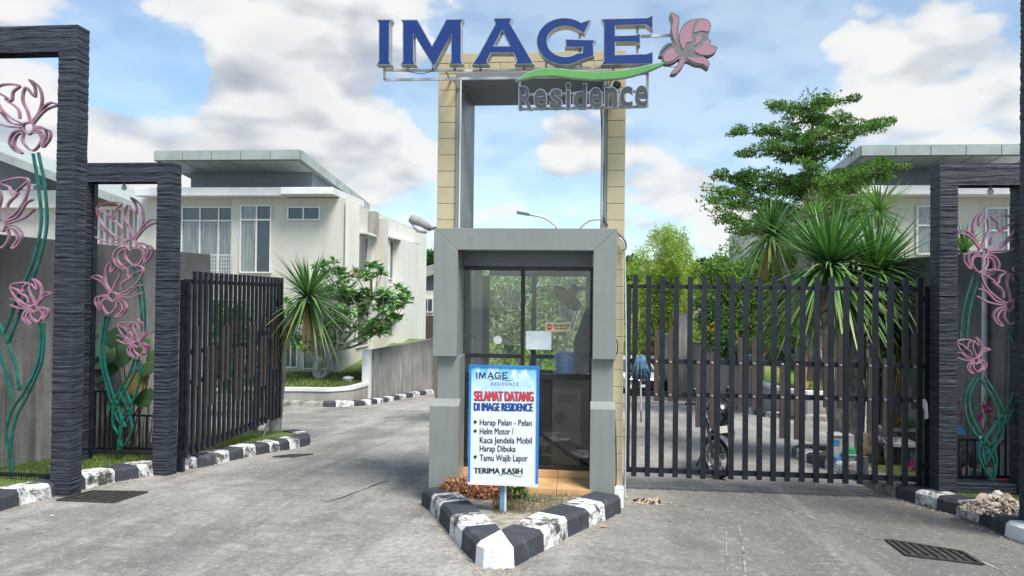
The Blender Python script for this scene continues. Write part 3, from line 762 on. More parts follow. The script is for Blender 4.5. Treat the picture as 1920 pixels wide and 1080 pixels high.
# grey metal lining of the opening
zsill = FY(986, 424, 8.5).z
mb = MB(); ci = .045
mb.box(xl1 + .004, xl1 + ci, DT - .02, DB - .05, zsill - 2.2, zs); mb.box(xr0 - ci, xr0 - .004, DT - .02, DB - .05, zsill - 2.2, zs)
mb.build('jamb_lining', M_grey, tower)
mb = MB(); mb.box(xl1 + .004, xr0 - .004, DT - .02, DB - .05, zs + .001, zl - .002); mb.build('soffit_lining', M_greyd, tower)
mb = MB(); mb.box(xl1 + .046, xl1 + .062, DT - .03, DT - .02, zsill - .1, zs); mb.build('white_trim', M_white, tower)
# cables and conduits on the tower
for pth, r, mt in (([(1131, 196), (1130, 300), (1128, 424)], .012, M_galv), ([(1126, 196), (1129, 260), (1132, 330), (1130, 400), (1140, 425)], .006, M_black),
                   ([(1158, 436), (1172, 452), (1173, 466), (1166, 470)], .012, M_plastg), ([(1160, 445), (1170, 458), (1172, 500), (1174, 700), (1172, 905), (1174, 935)], .010, M_galv),
                   ([(1154, 670), (1158, 655), (1157, 640), (1152, 632)], .006, M_black), ([(1150, 765), (1154, 800), (1155, 900), (1150, 925), (1130, 935), (1100, 936)], .007, M_black)):
    D = 8.14 if pth[0][0] > 1140 else 8.17
    mb = MB(); mb.tube(catmull([FY(x, y, D) for x, y in pth], 6), r, 6); mb.build('cable', mt, tower, smooth=True)
for px in (1157, 1131):
    p = FY(px, 158 if px == 1157 else 165, 8.1); t = thing('security_camera', 'small black security camera %s' % ('on the cream pillar right of the letters' if px == 1157 else 'hidden behind the letter n under the soffit'), 'camera', p)
    mb = MB(); mb.lathe([(.03, 0), (.045, .01), (.045, .05), (.03, .07)], p, 14, axis='y'); mb.build('housing', M_black, t, smooth=False)
    mb = MB(); mb.tube([p + Vector((0, .05, 0)), p + Vector((0, .1, .05))], .014, 6); mb.build('bracket', M_black, t)
    mb = MB(); mb.lathe([(.02, -.006), (.022, 0)], p, 12, axis='y'); mb.build('lens', M_gdark, t)

# ================================================================== guard booth
booth = thing('guard_booth', 'small guard booth framed in grey panels under the tower', 'guard booth', (FY(986, 900, 8.04).x, 8.04, gz(8.04)))
D0, DW = 8.04, 8.50
bx0, bx1 = FY(812.5, 550, D0).x, FY(1156.5, 550, D0).x; ix0, ix1 = FY(857, 570, D0).x, FY(1112, 570, D0).x
bt = FY(986, 428, D0).z; bs = FY(986, 469, D0).z; bb = FY(986, 671, D0).z
mb = MB()
mb.prism([(bx0, D0, bt), (bx0, D0, bb), (ix0, D0, bb), (ix0, D0, bs)], (0, DW - D0, 0))
mb.build('frame_panel', M_grey, booth, bevel=.004)
mb = MB(); mb.prism([(ix1, D0, bs), (ix1, D0, bb), (bx1, D0, bb), (bx1, D0, bt)], (0, DW - D0, 0)); mb.build('frame_panel', M_grey, booth, bevel=.004)
mb = MB(); mb.prism([(bx0 + .002, D0 + .001, bt), (ix0 + .002, D0 + .001, bs), (ix1 - .002, D0 + .001, bs), (bx1 - .002, D0 + .001, bt)], (0, DW - D0, 0)); mb.build('frame_panel', M_grey, booth, bevel=.004)
for (a, b) in ((820, 861), (1109, 1150)):
    mb = MB(); xa, xb = FY(a, 720, D0 + .07).x, FY(b, 720, D0 + .07).x
    mb.box(xa, xb, D0 + .07, DW, gz(8) - .0, bb - .002); mb.build('leg_panel', M_grey, booth, bevel=.004)
for (a, b, yt, yb) in ((804.5, 859, 762, 930), (1106, 1153.5, 768, 940)):
    xa, xb = FY(a, 840, D0 - .06).x, FY(b, 840, D0 - .06).x; zt_ = FY((a + b) / 2, yt, D0 - .06).z
    mb = MB(); d_ = .05
    mb.prism([(xa, D0 - .06, gz(8) - .05), (xb, D0 - .06, gz(8) - .05), (xb, D0 - .06, zt_), (xa, D0 - .06, zt_)], (0, .13, 0))
    mb.prism([(xa, D0 - .06, zt_ + .001), (xa, D0 + .069, zt_ + .001), (xa, D0 + .069, zt_ + .07)], (xb - xa, 0, 0))
    mb.build('leg_panel', M_grey, booth, bevel=.003)
# header, roof
mb = MB(); zh = FY(986, 499, DW - .03).z; mb.box(ix0 + .002, ix1 - .002, DW - .05, DW + .02, zh, bs - .003); mb.build('header_panel', M_greyd, booth)
mb = MB(); mb.box(xl1 + .06, xr0 - .06, DW + .03, DB - .06, bs + .02, bt - .004); mb.build('roof', M_white, booth)
# window frame
def fbar(mb, x0, y0, x1, y1, D, dep=.05):
    xm, ym = (x0 + x1) / 2, (y0 + y1) / 2
    mb.box(FY(x0, ym, D).x, FY(x1, ym, D).x, D, D + dep, FY(xm, y1, D).z, FY(xm, y0, D).z)
for (q_, dd_, dp_) in (((862, 499.5, 1112, 507), 0, .05), ((863, 701, 1110, 711), .002, .046), ((862, 871, 1110, 879), 0, .05), ((976.5, 507, 983.5, 701), .004, .05), ((866.6, 663.5, 976.4, 671), .006, .04), ((862.5, 507, 866.5, 871), .006, .04), ((1105.5, 507, 1110, 871), .006, .04)):
    mb = MB(); fbar(mb, *q_, DW + dd_, dp_); mb.build('window_bar', M_brown, booth, bevel=.002)
for (a, b, c, d, m) in ((866, 507, 976, 664, M_glass), (866, 671, 976, 701, M_glass), (983, 507, 1106, 701, M_glass), (866, 711, 1106, 871, M_smoke)):
    mb = MB(); fbar(mb, a, b, c, d, DW + .02, .006); mb.build('pane', m, booth)
# tiled plinth and step
zt1 = FY(986, 879, DW).z; zl1 = FY(986, 893, DW - .02).z
mb = MB(); w_ = (ix1 - ix0) / 4
for i in range(4):
    a, b = ix0 + i * w_ + .002, ix0 + (i + 1) * w_ - .002
    mb.box(a, b, DW - .04, DW + .06, zl1 + .002, zt1); mb.box(a, b, 7.97, DW + .05, gz(8), zl1)
mb.build('tiled_step', M_tile, booth, bevel=.003)
# interior
M_int = plain("interior_paint_grey", (.62, .64, .63), .8, var=.08)
mb = MB(); zf = zt1
mb.box(xl1 + .05, xr0 - .05, DW + .08, DB - .06, zf - .1, zf); mb.build('floor', M_int, booth)
zb1 = FY(986, 700, DB).z; ztp = FY(986, 510, DB).z
mb = MB(); mb.box(xl1 + .05, xr0 - .05, DB - .05, DB, zf, zb1)
mb.box(xl1 + .05, FY(905, 600, DB).x, DB - .05, DB, zb1, bs + .02); mb.build('back_wall', M_int, booth)
mb = MB()
fbar(mb, 905, 517, 917, 700, DB - .03); fbar(mb, 917, 507, 1108, 518, DB - .03); fbar(mb, 996, 518, 1005, 700, DB - .031); fbar(mb, 1005, 666, 1100, 673, DB - .03); fbar(mb, 1098, 518, 1108, 700, DB - .031); fbar(mb, 917, 694, 1100, 701, DB - .03)
mb.build('back_window_frame', M_brown, booth)
mb = MB(); mb.box(xl1 + .08, xl1 + .55, DB - .5, DB - .06, zf, FY(900, 745, DB).z); mb.build('cabinet', M_brown, booth)
mb = MB(); mb.box(FY(985, 600, 8.9).x, xr0 - .06, 8.95, 9.28, FY(1000, 705, 8.9).z - .04, FY(1000, 705, 8.9).z); mb.build('counter', M_brown, booth)

# things in and on the booth
Dg = DW - .012
p = FY(933.5, 637.5, Dg); mb = MB(); mb.lathe([(.048, 0), (.048, .004)], p, 28, axis='y'); tag(mb.build('round_sticker', M_white), 'round white sticker on the left booth pane', 'sticker')
M_paper = plain("pale_printed_paper", (.66, .74, .77), .7, var=.06, scale=10)
p = FY(1010, 637, Dg); t = thing('paper_notice', 'pale sheet of paper taped inside the right booth pane', 'notice', p)
mb = MB(); a = FY(986, 655, Dg); b = FY(1034, 621, Dg); mb.box(a.x, b.x, Dg, Dg + .004, a.z, b.z); mb.build('sheet', M_paper, t)
for (x, y) in ((985.5, 620), (985.5, 656), (1035, 655.5)):
    mb = MB(); c = FY(x, y, Dg); mb.lathe([(.007, -.004), (.007, .004)], c, 8, axis='y'); mb.build('suction_pin', M_black, t)
M_stk = plain("tan_sticker", (.66, .50, .30), .5, var=.05); M_redp = plain("red_print", (.42, .045, .04), .5, var=.05); M_ink = plain("black_print", (.02, .02, .022), .6, var=.02)
p = FY(1047, 613, Dg); t = thing('stop_sticker', 'small tan sticker with a red STOP disc above the paper', 'sticker', p)
mb = MB(); a = FY(1022, 621.5, Dg); b = FY(1071, 605, Dg); mb.box(a.x, b.x, Dg - .003, Dg + .003, a.z, b.z); mb.build('backing', M_stk, t)
mb = MB(); c = FY(1030, 613.2, Dg - .004); mb.lathe([(.034, -.001), (.034, .001)], c, 24, axis='y'); d_ = mb.build('stop_disc', M_redp, t)
mb = MB(); put_text(mb, 'STOP', FY(1025.8, 615, Dg - .0065), FY(1034.2, 615, Dg - .0065), FY(1025.8, 611.2, Dg - .0065), 0, .02); mb.build('stop_word', M_white, d_)
mb = MB()
put_text(mb, 'TAMU HARAP LAPOR', FY(1037, 612, Dg - .0045), FY(1069, 612, Dg - .0045), FY(1037, 608.5, Dg - .0045), 0, .03)
put_text(mb, 'PADA SECURITY', FY(1040, 617.5, Dg - .0045), FY(1065, 617.5, Dg - .0045), FY(1040, 614, Dg - .0045), 0, .03); mb.build('print', M_ink, t)
# wall fan
pf = FY(1069, 556, 9.0); t = thing('wall_fan', 'dark oscillating fan tilted on the right inside wall', 'fan', pf)
hub = FY(1066, 556, 9.0); ax = Vector((-.42, -.55, -.72)).normalized(); ax = Vector((-.60, -.26, -.75)).normalized()
u = ax.cross(Vector((0, 1, 0))).normalized(); v = ax.cross(u)
mb = MB()
for rr, hz in ((.20, 0), (.205, .03), (.20, .06), (.15, .075), (.10, .08), (.15, -.015), (.10, -.02)):
    mb.tube([hub + ax * hz + (u * math.cos(i * math.pi / 16) + v * math.sin(i * math.pi / 16)) * rr for i in range(32)], .005, 5, closed=True)
for i in range(40):
    an = i * math.pi / 20; dr = u * math.cos(an) + v * math.sin(an)
    mb.tube([hub + ax * .085 + dr * .04, hub + ax * .078 + dr * .13, hub + ax * .06 + dr * .2, hub + dr * .2, hub - ax * .02 + dr * .1, hub - ax * .02 + dr * .04], .0028, 4)
mb.build('cage', M_plastg, t)
mb = MB()
for i in range(4):
    an = i * math.pi / 2; d1 = u * math.cos(an) + v * math.sin(an); d2 = u * math.cos(an + .7) + v * math.sin(an + .7)
    mb.poly([hub + ax * .045 + d1 * .03, hub + ax * .055 + d1 * .17, hub + ax * .035 + d2 * .18, hub + ax * .03 + d2 * .03])
mb.build('blades', M_black, t)
mb = MB(); mb.tube([hub - ax * .02, hub - ax * .06, hub - ax * .16, hub - ax * .17], [.05, .065, .055, .01], 12); mb.build('motor', M_plastg, t, smooth=True)
mb = MB(); q = hub - ax * .1; e = Vector((xr0 - .05, q.y + .05, q.z + .02)); mb.tube([q, q.lerp(e, .5) + Vector((0, 0, .02)), e], .025, 8); mb.build('arm', M_plastg, t)
# water bottle and dispenser (on the counter, seen through the pane)
M_water = plain("blue_water_bottle", (.05, .36, .85), .15, var=.1, spec=.8)
pb = FY(1060, 702, 8.8); k = 8.8 / F
t = thing('water_bottle', 'blue water bottle upended on the dispenser in the booth', 'water bottle', pb)
mb = MB(); r_ = 20 * k; H = 42 * k
prof = [(r_ * .5, -.04), (r_ * .8, -.01), (r_, .02)]
for i in range(4): z = .02 + (H - .04) * i / 4; prof += [(r_, z + .01), (r_, z + (H - .04) / 4 - .018), (r_ * .93, z + (H - .04) / 4 - .008)]
prof += [(r_, H - .02), (r_ * .9, H)]
mb.lathe(prof, pb, 24); mb.build('bottle_body', M_water, t, smooth=True)
M_disp = plain("beige_appliance_plastic", (.66, .55, .45), .5, var=.06)
p = FY(1062, 796, 8.8); z1 = FY(1062, 728, 8.8).z; t = thing('water_dispenser', 'beige water dispenser back behind the smoked lower glass', 'dispenser', p)
xa, xb = FY(1036, 760, 8.8).x, FY(1090, 760, 8.8).x
mb = MB(); mb.box(xa, xb, 8.60, 8.94, zf, z1); mb.build('casing', M_disp, t, bevel=.012)
mb = MB()
for i in range(13):
    x = xa + .07 + i * (xb - xa - .14) / 12
    for zz in (0, .05): mb.box(x - .004, x + .004, 8.594, 8.5985, z1 - .14 + zz, z1 - .10 + zz)
mb.build('vent_slots', M_black, t)
mb = MB(); c = Vector((xa + .10, 8.592, z1 - .32))
for rr in (.02, .042, .064): mb.tube([c + Vector((math.cos(i * math.pi / 10) * rr, 0, math.sin(i * math.pi / 10) * rr)) for i in range(20)], .0045, 4, closed=True)
mb.tube([c + Vector((-.07, 0, 0)), c + Vector((.07, 0, 0))], .005, 4); mb.tube([c + Vector((0, 0, -.07)), c + Vector((0, 0, .07))], .005, 4)
mb.build('round_grille', M_black, t)
# hanging dark jacket on the right inside wall
M_cloth = plain("navy_cloth", (.022, .028, .045), .9, var=.3, scale=8, bump=.5, bscale=20)
mb = MB(); top = FY(1103, 585, 8.75)
rows = 12; b0 = len(mb.v)
for i in range(rows + 1):
    tt = i / rows; z = top.z - tt * .70; wd = .04 + .13 * min(1, tt * 2.2) - (.03 if tt > .85 else 0)
    for kx in range(9):
        a = kx / 8; fold = math.sin(a * 14 + tt * 3) * .018 * tt
        mb.v.append(Vector((top.x + .02 - wd * (1 - a) * 1.0, top.y + fold + .06 * math.sin(a * 3.1) * -1, z - .04 * math.sin(a * 5 + 1) * tt)))
for i in range(rows):
    for kx in range(8): a = b0 + i * 9 + kx; mb.face([a, a + 1, a + 10, a + 9])
o = mb.build('hanging_jacket', M_cloth, smooth=True); sm = o.modifiers.new('thick', 'SOLIDIFY'); sm.thickness = .02
tag(o, 'dark jacket hanging inside the booth beside the fan', 'jacket')

M_lampg = plain('dull_lamp_grey', (.36, .35, .35), .6, var=.15)
# flood lamp on the booth's left top corner
p = FY(812, 428, 8.3); t = thing('flood_lamp', 'grey street lamp head fixed at the booth top left corner', 'lamp', p)
a = FY(770, 409, 8.0); b = FY(808, 429, 8.15); d_ = (b - a)
mb = MB(); mb.tube([a, a + d_ * .2, a + d_ * .7, b], [.045, .062, .055, .03], 10); mb.build('lamp_housing', M_lampg, t, smooth=True)
mb = MB(); mb.tube([a + d_ * .12 + Vector((0, 0, -.05)), a + d_ * .4 + Vector((0, 0, -.075)), a + d_ * .78 + Vector((0, 0, -.055))], [.028, .042, .03], 8); mb.build('diffuser', M_white, t, smooth=True)
mb = MB(); mb.tube([b, p, p + Vector((.1, .1, 0))], .018, 8); mb.build('bracket', M_plastg, t)

# ================================================================== big letter sign
DS = 7.72
sign = thing('letter_sign', 'big blue five letter sign with green swoosh and pink flower on top of the tower', 'sign', FY(986, 150, DS))
def offs(pts, d):
    n = len(pts); o = []; A = sum(pts[i][0] * pts[(i + 1) % n][1] - pts[(i + 1) % n][0] * pts[i][1] for i in range(n)); sg = 1 if A > 0 else -1
    for i in range(n):
        x0, y0 = pts[i - 1]; x1, y1 = pts[i]; x2, y2 = pts[(i + 1) % n]
        a = Vector((x1 - x0, y1 - y0)).normalized(); c = Vector((x2 - x1, y2 - y1)).normalized()
        na = Vector((a.y, -a.x)) * sg; nc = Vector((c.y, -c.x)) * sg; m = na + nc
        L = m.length; m = m / L if L > 1e-6 else na
        kf = min(2.0, 1 / max(.3, m.dot(na))); o.append((x1 + m.x * d * kf, y1 + m.y * d * kf))
    return o
def P3(pts, D): return [FY(x, y, D) for x, y in pts]
def arc(cx, cy, rx, ry, a0, a1, n=14): return [(cx + rx * math.cos(R(a0 + (a1 - a0) * i / n)), cy + ry * math.sin(R(a0 + (a1 - a0) * i / n))) for i in range(n + 1)]
LI = [(708.5, 37.5), (732, 37.5), (729, 43), (728.6, 114), (731.5, 119.7), (708, 119.7), (711, 114.5), (711.5, 43)]
LM = [(753.5, 38), (782, 38), (810, 88), (837.5, 36.8), (866, 36.5), (863.6, 42), (863.6, 113.5), (866.5, 118.6), (844, 119), (846.8, 113.5), (846.8, 61), (813.2, 123.5), (774.2, 60), (774.2, 114.5), (777, 119.7), (753, 119.7), (756.2, 114.5), (756.4, 43)]
LA = [(926.5, 34.8), (958, 34.3), (955, 43), (987, 98), (998.5, 118.4), (967, 119), (970.5, 113), (963.3, 97.6), (919.8, 97.6), (911.8, 113.6), (914.5, 119.2), (887, 119.8), (896.5, 106), (930, 44)]
LAh = [(941.8, 54), (923.8, 87), (958, 87)]
LG = [(1106, 37.5)] + arc(1058, 77, 51, 43, -52, -308, 30) + [(1112.5, 103.5), (1111.5, 81), (1114.5, 75.6), (1061, 74), (1062.5, 80.5), (1061, 87), (1093.3, 87), (1093.3, 99.5)] + arc(1060, 77, 35.5, 30, 52, 306, 26) + [(1095.5, 60.8)]
LE = [(1129.5, 36.2), (1214, 34), (1223.4, 29), (1223.4, 53), (1212, 44.6), (1152.8, 46.2), (1152.8, 67.6), (1192, 66.6), (1199.6, 63), (1199.6, 81.5), (1192, 77), (1152.8, 77.4), (1152.8, 103.6), (1212, 101.8), (1223.4, 98), (1223.4, 118.4), (1129.5, 119.4), (1133.2, 113), (1133.2, 43)]
def keyhole(o, h):
    bi = min(range(len(o)), key=lambda i: (o[i][0] - h[0][0]) ** 2 + (o[i][1] - h[0][1]) ** 2)
    return o[:bi + 1] + h + [h[0]] + o[bi:]
for nm, pl, hole in (('I', LI, None), ('M', LM, None), ('A', LA, LAh), ('G', LG, None), ('E', LE, None)):
    ro = offs(pl, 1.6)
    if hole:
        A_ = sum(pl[i][0] * pl[(i + 1) % len(pl)][1] - pl[(i + 1) % len(pl)][0] * pl[i][1] for i in range(len(pl)))
        B_ = sum(hole[i][0] * hole[(i + 1) % 3][1] - hole[(i + 1) % 3][0] * hole[i][1] for i in range(3))
        h = hole if A_ * B_ < 0 else hole[::-1]
        face = keyhole(pl, h); rim = keyhole(ro, offs(h, -1.6) if False else [(x + (941.2 - x) * .14, y + (76 - y) * .14) for x, y in h])
    else: face, rim = pl, ro
    mb = MB(); mb.prism(P3(rim, DS), (0, .12, 0)); rimo = mb.build('letter', M_silver, sign); rimo['label'] = 'blue letter %s with silver edges' % nm
    mb = MB(); mb.prism(P3(face, DS - .006), (0, .0058, 0)); mb.build('letter_face', M_blue, rimo)
# green swoosh
sw = catmull([(968, 151), (988, 138), (1012, 130), (1045, 129), (1085, 133.5), (1130, 135.5), (1180, 130), (1222, 121), (1256, 117)], 4)[:-1] if False else None
top = [(p.x, p.y) for p in catmull([Vector((x, y, 0)) for x, y in [(968, 151), (988, 138), (1012, 130), (1045, 129), (1085, 133.5), (1130, 135.5), (1180, 130), (1220, 121.5), (1252, 115)]], 4)]
bot = [(p.x, p.y) for p in catmull([Vector((x, y, 0)) for x, y in [(1240, 121), (1215, 132), (1175, 143.5), (1130, 148), (1080, 146), (1040, 141), (1005, 142), (985, 146.5)]], 4)]
mb = MB(); mb.prism(P3(offs(top + bot, 1.3), DS - .02), (0, .06, 0)); so_ = mb.build('swoosh', M_silver, sign)
mb = MB(); mb.prism(P3(top + bot, DS - .026), (0, .0055, 0)); mb.build('swoosh_face', M_green, so_)
# Residence, letter by letter
for ch, a, b, yt, yb in (('R', 973.5, 997.5, 162, 204.5), ('e', 1001.5, 1025, 167.5, 204), ('s', 1031.5, 1053.5, 167, 203.5), ('i', 1061.5, 1069.5, 155.5, 203), ('d', 1075, 1099.5, 157, 202.5),
                         ('e', 1105, 1129, 164.5, 202), ('n', 1134, 1157.5, 163.5, 201), ('c', 1162.5, 1186, 162.5, 200.5), ('e', 1191.5, 1215, 160.5, 199.5)):
    Dl = DS + .03
    mb = MB(); put_text(mb, ch, FY(a - 1.2, yb + 1.2, Dl), FY(b + 1.2, yb + 1.2, Dl), FY(a - 1.2, yt - 1.2, Dl), 0, .026, thick=(0, .06, 0)); rl = mb.build('letter', M_silver, sign); rl['label'] = 'dark grey letter %s with silver edges' % ch
    mb = MB(); put_text(mb, ch, FY(a, yb, Dl - .004), FY(b, yb, Dl - .004), FY(a, yt, Dl - .004), 0, .016); mb.build('letter_face', M_slate, rl)
# support frame
mb = MB(); Df = DS + .13
for ln in ([(721, 131.5), (908, 133), (1216, 124)], [(721, 150), (975, 146)], [(721, 119), (721, 150)], [(889, 133), (889, 148)], [(1140, 146), (1214, 137)], [(1214, 124), (1214, 200)], [(975, 146), (974, 205)],
           [(973, 205), (1214, 200)], [(973, 178), (1214, 171)], [(1087, 45), (1087, 124)], [(1195, 40), (1195, 122)], [(1200, 68.5), (1262, 66)], [(1216, 124), (1290, 110)], [(765, 118), (765, 132)], [(812, 120), (812, 132)],
           [(853, 118), (853, 133)], [(901, 118), (901, 133)], [(983, 118), (983, 131)], [(1024, 112), (1024, 130)], [(1090, 112), (1090, 127)], [(1140, 115), (1140, 128)], [(1215, 117), (1215, 124)], [(1262, 60), (1262, 112)]):
    for i in range(len(ln) - 1):
        A_, B_ = FY(*ln[i], Df), FY(*ln[i + 1], Df); d_ = (B_ - A_) / 2; n_ = Vector((0, 1, 0)).cross(d_).normalized() * .013
        mb.obox((A_ + B_) / 2, d_, n_, Vector((0, .012, 0)))
for (x, y) in ((835, 133), (850, 149), (1150, 128), (1150, 172)):
    A_ = FY(x, y, Df); mb.tube([A_, Vector((A_.x, DT + .01, A_.z))], .013, 6)
mb.build('support_frame', M_galv, sign)
for ln in ([(700 + 60, 133), (790, 138), (812, 133)], [(1240, 118), (1260, 126), (1285, 118), (1300, 112)], [(1213, 126), (1222, 130), (1228, 124)]):
    mb = MB(); mb.tube(catmull(P3(ln, Df - .02), 6), .004, 5); mb.build('cable', M_black, sign)
# flower emblem
def Z(pts): return [(1000 + x / 5.142, 10 + y / 5.142) for x, y in pts]
def sm(pts, k=3): return [(p.x, p.y) for p in catmull([Vector((x, y, 0)) for x, y in pts], k, True)]
SIL = [(1330, 65), (1395, 95), (1410, 130), (1398, 290), (1425, 215), (1490, 150), (1565, 130), (1640, 125), (1698, 150), (1715, 205), (1692, 280), (1690, 320), (1715, 340), (1712, 380), (1770, 400), (1758, 450), (1690, 490), (1640, 492), (1698, 545), (1688, 612), (1630, 580), (1560, 570), (1480, 535), (1450, 580), (1415, 625), (1370, 665), (1325, 662), (1335, 635), (1385, 580), (1408, 515), (1350, 552), (1280, 565), (1240, 540), (1245, 492), (1210, 486), (1232, 420), (1290, 365), (1352, 350), (1326, 262), (1335, 160), (1316, 92)]
PET = [[(1335, 85), (1385, 110), (1395, 145), (1375, 280), (1380, 370), (1347, 290), (1336, 220), (1346, 150)], [(1410, 300), (1440, 220), (1500, 160), (1568, 140), (1540, 200), (1522, 262), (1530, 340), (1472, 365), (1450, 420), (1420, 370)],
       [(1600, 150), (1680, 145), (1704, 190), (1690, 250), (1622, 242), (1552, 260), (1560, 210)], [(1562, 350), (1570, 310), (1610, 285), (1624, 320), (1600, 355), (1552, 385)],
       [(1640, 352), (1690, 332), (1704, 390), (1762, 412), (1740, 458), (1680, 478), (1600, 468), (1556, 430), (1620, 400)], [(1256, 500), (1290, 440), (1350, 412), (1372, 465), (1400, 472), (1350, 528), (1280, 545)],
       [(1430, 490), (1454, 512), (1430, 590), (1370, 648), (1336, 654), (1390, 590), (1410, 540)], [(1480, 502), (1560, 505), (1650, 502), (1688, 550), (1684, 594), (1640, 565), (1560, 550)]]
mb = MB(); mb.prism(P3(sm(Z(SIL), 3), DS - .02), (0, .10, 0)); emb = mb.build('flower_emblem', M_embl, sign)
for pt in PET:
    mb = MB(); mb.prism(P3(sm(Z(pt), 4), DS - .026), (0, .0055, 0)); mb.build('petal', M_pinkface, emb)
mb = MB(); mb.prism(P3(sm(Z([(1225, 470), (1250, 420), (1300, 380), (1345, 365), (1300, 395), (1255, 440)]), 3), DS - .026), (0, .0055, 0)); mb.build('petal', M_slate, emb)

# ================================================================== welcome board
foot = G(943, 968, .10); DWb = foot.y
wel = thing('welcome_sign', 'white and blue SELAMAT DATANG board on a blue post', 'sign board', foot)
ztb = FY(943, 800, DWb).z
M_bframe = plain("blue_board_frame", (.020, .21, .60), .45, var=.12)
M_postb = plain("faded_blue_post", (.13, .30, .46), .6, var=.2)
mb = MB(); mb.box(foot.x - .028, foot.x + .014, DWb - .02, DWb + .03, foot.z - .15, ztb); mb.build('post', M_postb, wel)
mb = MB(); mb.box(foot.x + .0145, foot.x + .03, DWb - .018, DWb + .028, foot.z - .12, ztb); mb.build('post_edge', M_white, wel)
Dbf = DWb - .05
m, t_, b_ = newmat("printed_board_face")
gen = t_.add('ShaderNodeTexCoord').outputs['Generated']; sx = t_.add('ShaderNodeSeparateXYZ'); t_.link(gen, sx.inputs[0])
nz = t_.noise(gen, 3.2, 5, .6, .3)
f_ = t_.math('ADD', sx.outputs[2], t_.math('MULTIPLY', t_.math('SUBTRACT', nz, .5), .45))
base_ = t_.ramp(f_, [(.0, (.70, .73, .76)), (.62, (.74, .78, .82)), (.82, (.55, .74, .86)), (.97, (.12, .50, .80))])
lf = t_.math('SUBTRACT', 1.0, sx.outputs[0]); f2 = t_.math('MULTIPLY', t_.ramp(nz, [(.5, 0), (.58, 1)]), t_.ramp(sx.outputs[2], [(.80, 0), (.93, .8)]))
t_.link(t_.mix(f2, base_, (.80, .85, .88)), b_.inputs['Base Color']); b_.inputs['Roughness'].default_value = .35
M_board = m
a = FY(880, 906, Dbf); b = FY(1010, 686, Dbf)
BX0, BX1 = FY(878.5, 796, Dbf).x, FY(1010, 797, Dbf).x; BZ0, BZ1 = FY(944, 908, Dbf).z, FY(944, 685.5, Dbf).z
mb = MB(); mb.box(BX0 + .01, BX1 - .01, Dbf, Dbf + .03, BZ0 + .01, BZ1 - .01); mb.build('board', M_board, wel)
k = .022
mb = MB(); mb.box(BX0, BX0 + k, Dbf - .008, Dbf + .035, BZ0 + .012, BZ1); mb.box(BX1 - k, BX1, Dbf - .008, Dbf + .035, BZ0 + .012, BZ1); mb.box(BX0 + k, BX1 - k, Dbf - .008, Dbf + .035, BZ1 - k * .9, BZ1); mb.build('frame', M_bframe, wel)
mb = MB(); mb.box(BX0 - .001, BX1 + .001, Dbf - .009, Dbf + .036, BZ0 - .012, BZ0 + .0115); mb.build('bottom_edge', M_white, wel)
Dt = Dbf - .003
M_navy = plain("navy_print", (.010, .022, .12), .5, var=.03); M_blp = plain("blue_print", (.012, .06, .30), .5, var=.03); M_tealp = plain("teal_print", (.02, .25, .24), .5); M_redt = plain("bright_red_print", (.62, .055, .085), .5, var=.05); M_grp = plain("grey_print", (.10, .11, .13), .5)
def line(body, x0, x1, yt, yb, mat, wt=.0, D=Dt, sl=0.012, space=1.0):
    mb = MB(); s = (x1 - x0) * sl
    for i, dx in enumerate((0,) if not wt else (-wt, 0, wt)):
        e = D - .0004 * i
        put_text(mb, body, FY(x0 + wt + dx, yb, e), FY(x1 - wt + dx, yb + s, e), FY(x0 + wt + dx, yt, e), 0, 0, space)
    return mb.build('lettering', mat, wel)
def small(pl): return [(892.5 + (x - 707) / 517 * 60, 697 + (y - 30) / 90 * 13) for x, y in pl]
for pl in (LI, LM, keyhole(LA, LAh if sum(LA[i][0] * LA[(i + 1) % len(LA)][1] - LA[(i + 1) % len(LA)][0] * LA[i][1] for i in range(len(LA))) * sum(LAh[i][0] * LAh[(i + 1) % 3][1] - LAh[(i + 1) % 3][0] * LAh[i][1] for i in range(3)) < 0 else LAh[::-1]), LG, LE):
    mb = MB(); mb.poly(P3(small(pl), Dt)[::1]); mb.build('logo_letter', M_navy, wel)
line('RESIDENCE', 921, 972, 716.5, 722.5, M_grp, .0, space=1.5)
line('SELAMAT DATANG', 888.8, 1001.2, 734, 752, M_ink, 1.0, Dt + .0024); line('SELAMAT DATANG', 888, 1000, 732.8, 750.6, M_redt, .9)
line('DI IMAGE RESIDENCE', 888.6, 999.6, 755.8, 770.6, M_grp, .9, Dt + .0024); line('DI IMAGE RESIDENCE', 888, 999, 755, 769.6, M_blp, .8)
for body, x0, x1, yt, yb in (('Harap Pelan - Pelan', 899.5, 997.5, 786, 801), ('Helm Motor /', 899.5, 963, 802, 814.2), ('Kaca Jendela Mobil', 899.5, 997.5, 819, 834.5), ('Harap Dibuka', 899.5, 967, 835, 850), ('Tamu Wajib Lapor', 899.5, 989.5, 852, 868)):
    line(body, x0, x1, yt, yb, M_ink, .22)
line('TERIMA KASIH', 888, 980, 877, 887.5, M_ink, .7)
for y in (791, 808, 856.5):
    c = FY(891, y, Dt); mb = MB(); mb.lathe([(.0155, -.001), (.0155, .001)], c, 16, axis='y'); mb.build('bullet', M_ink, wel)
for ln in ([(917, 713.5), (928, 710.5), (940, 711.5), (952, 714), (962, 712)], [(935, 892), (948, 889), (960, 890.5), (972, 894), (980, 892)]):
    q = catmull(P3(ln, Dt), 5); mb = MB()
    for i in range(len(q) - 1): mb.poly([q[i], q[i + 1], q[i + 1] + Vector((0, 0, .006)), q[i] + Vector((0, 0, .006))])
    mb.build('wave_mark', M_tealp, wel)
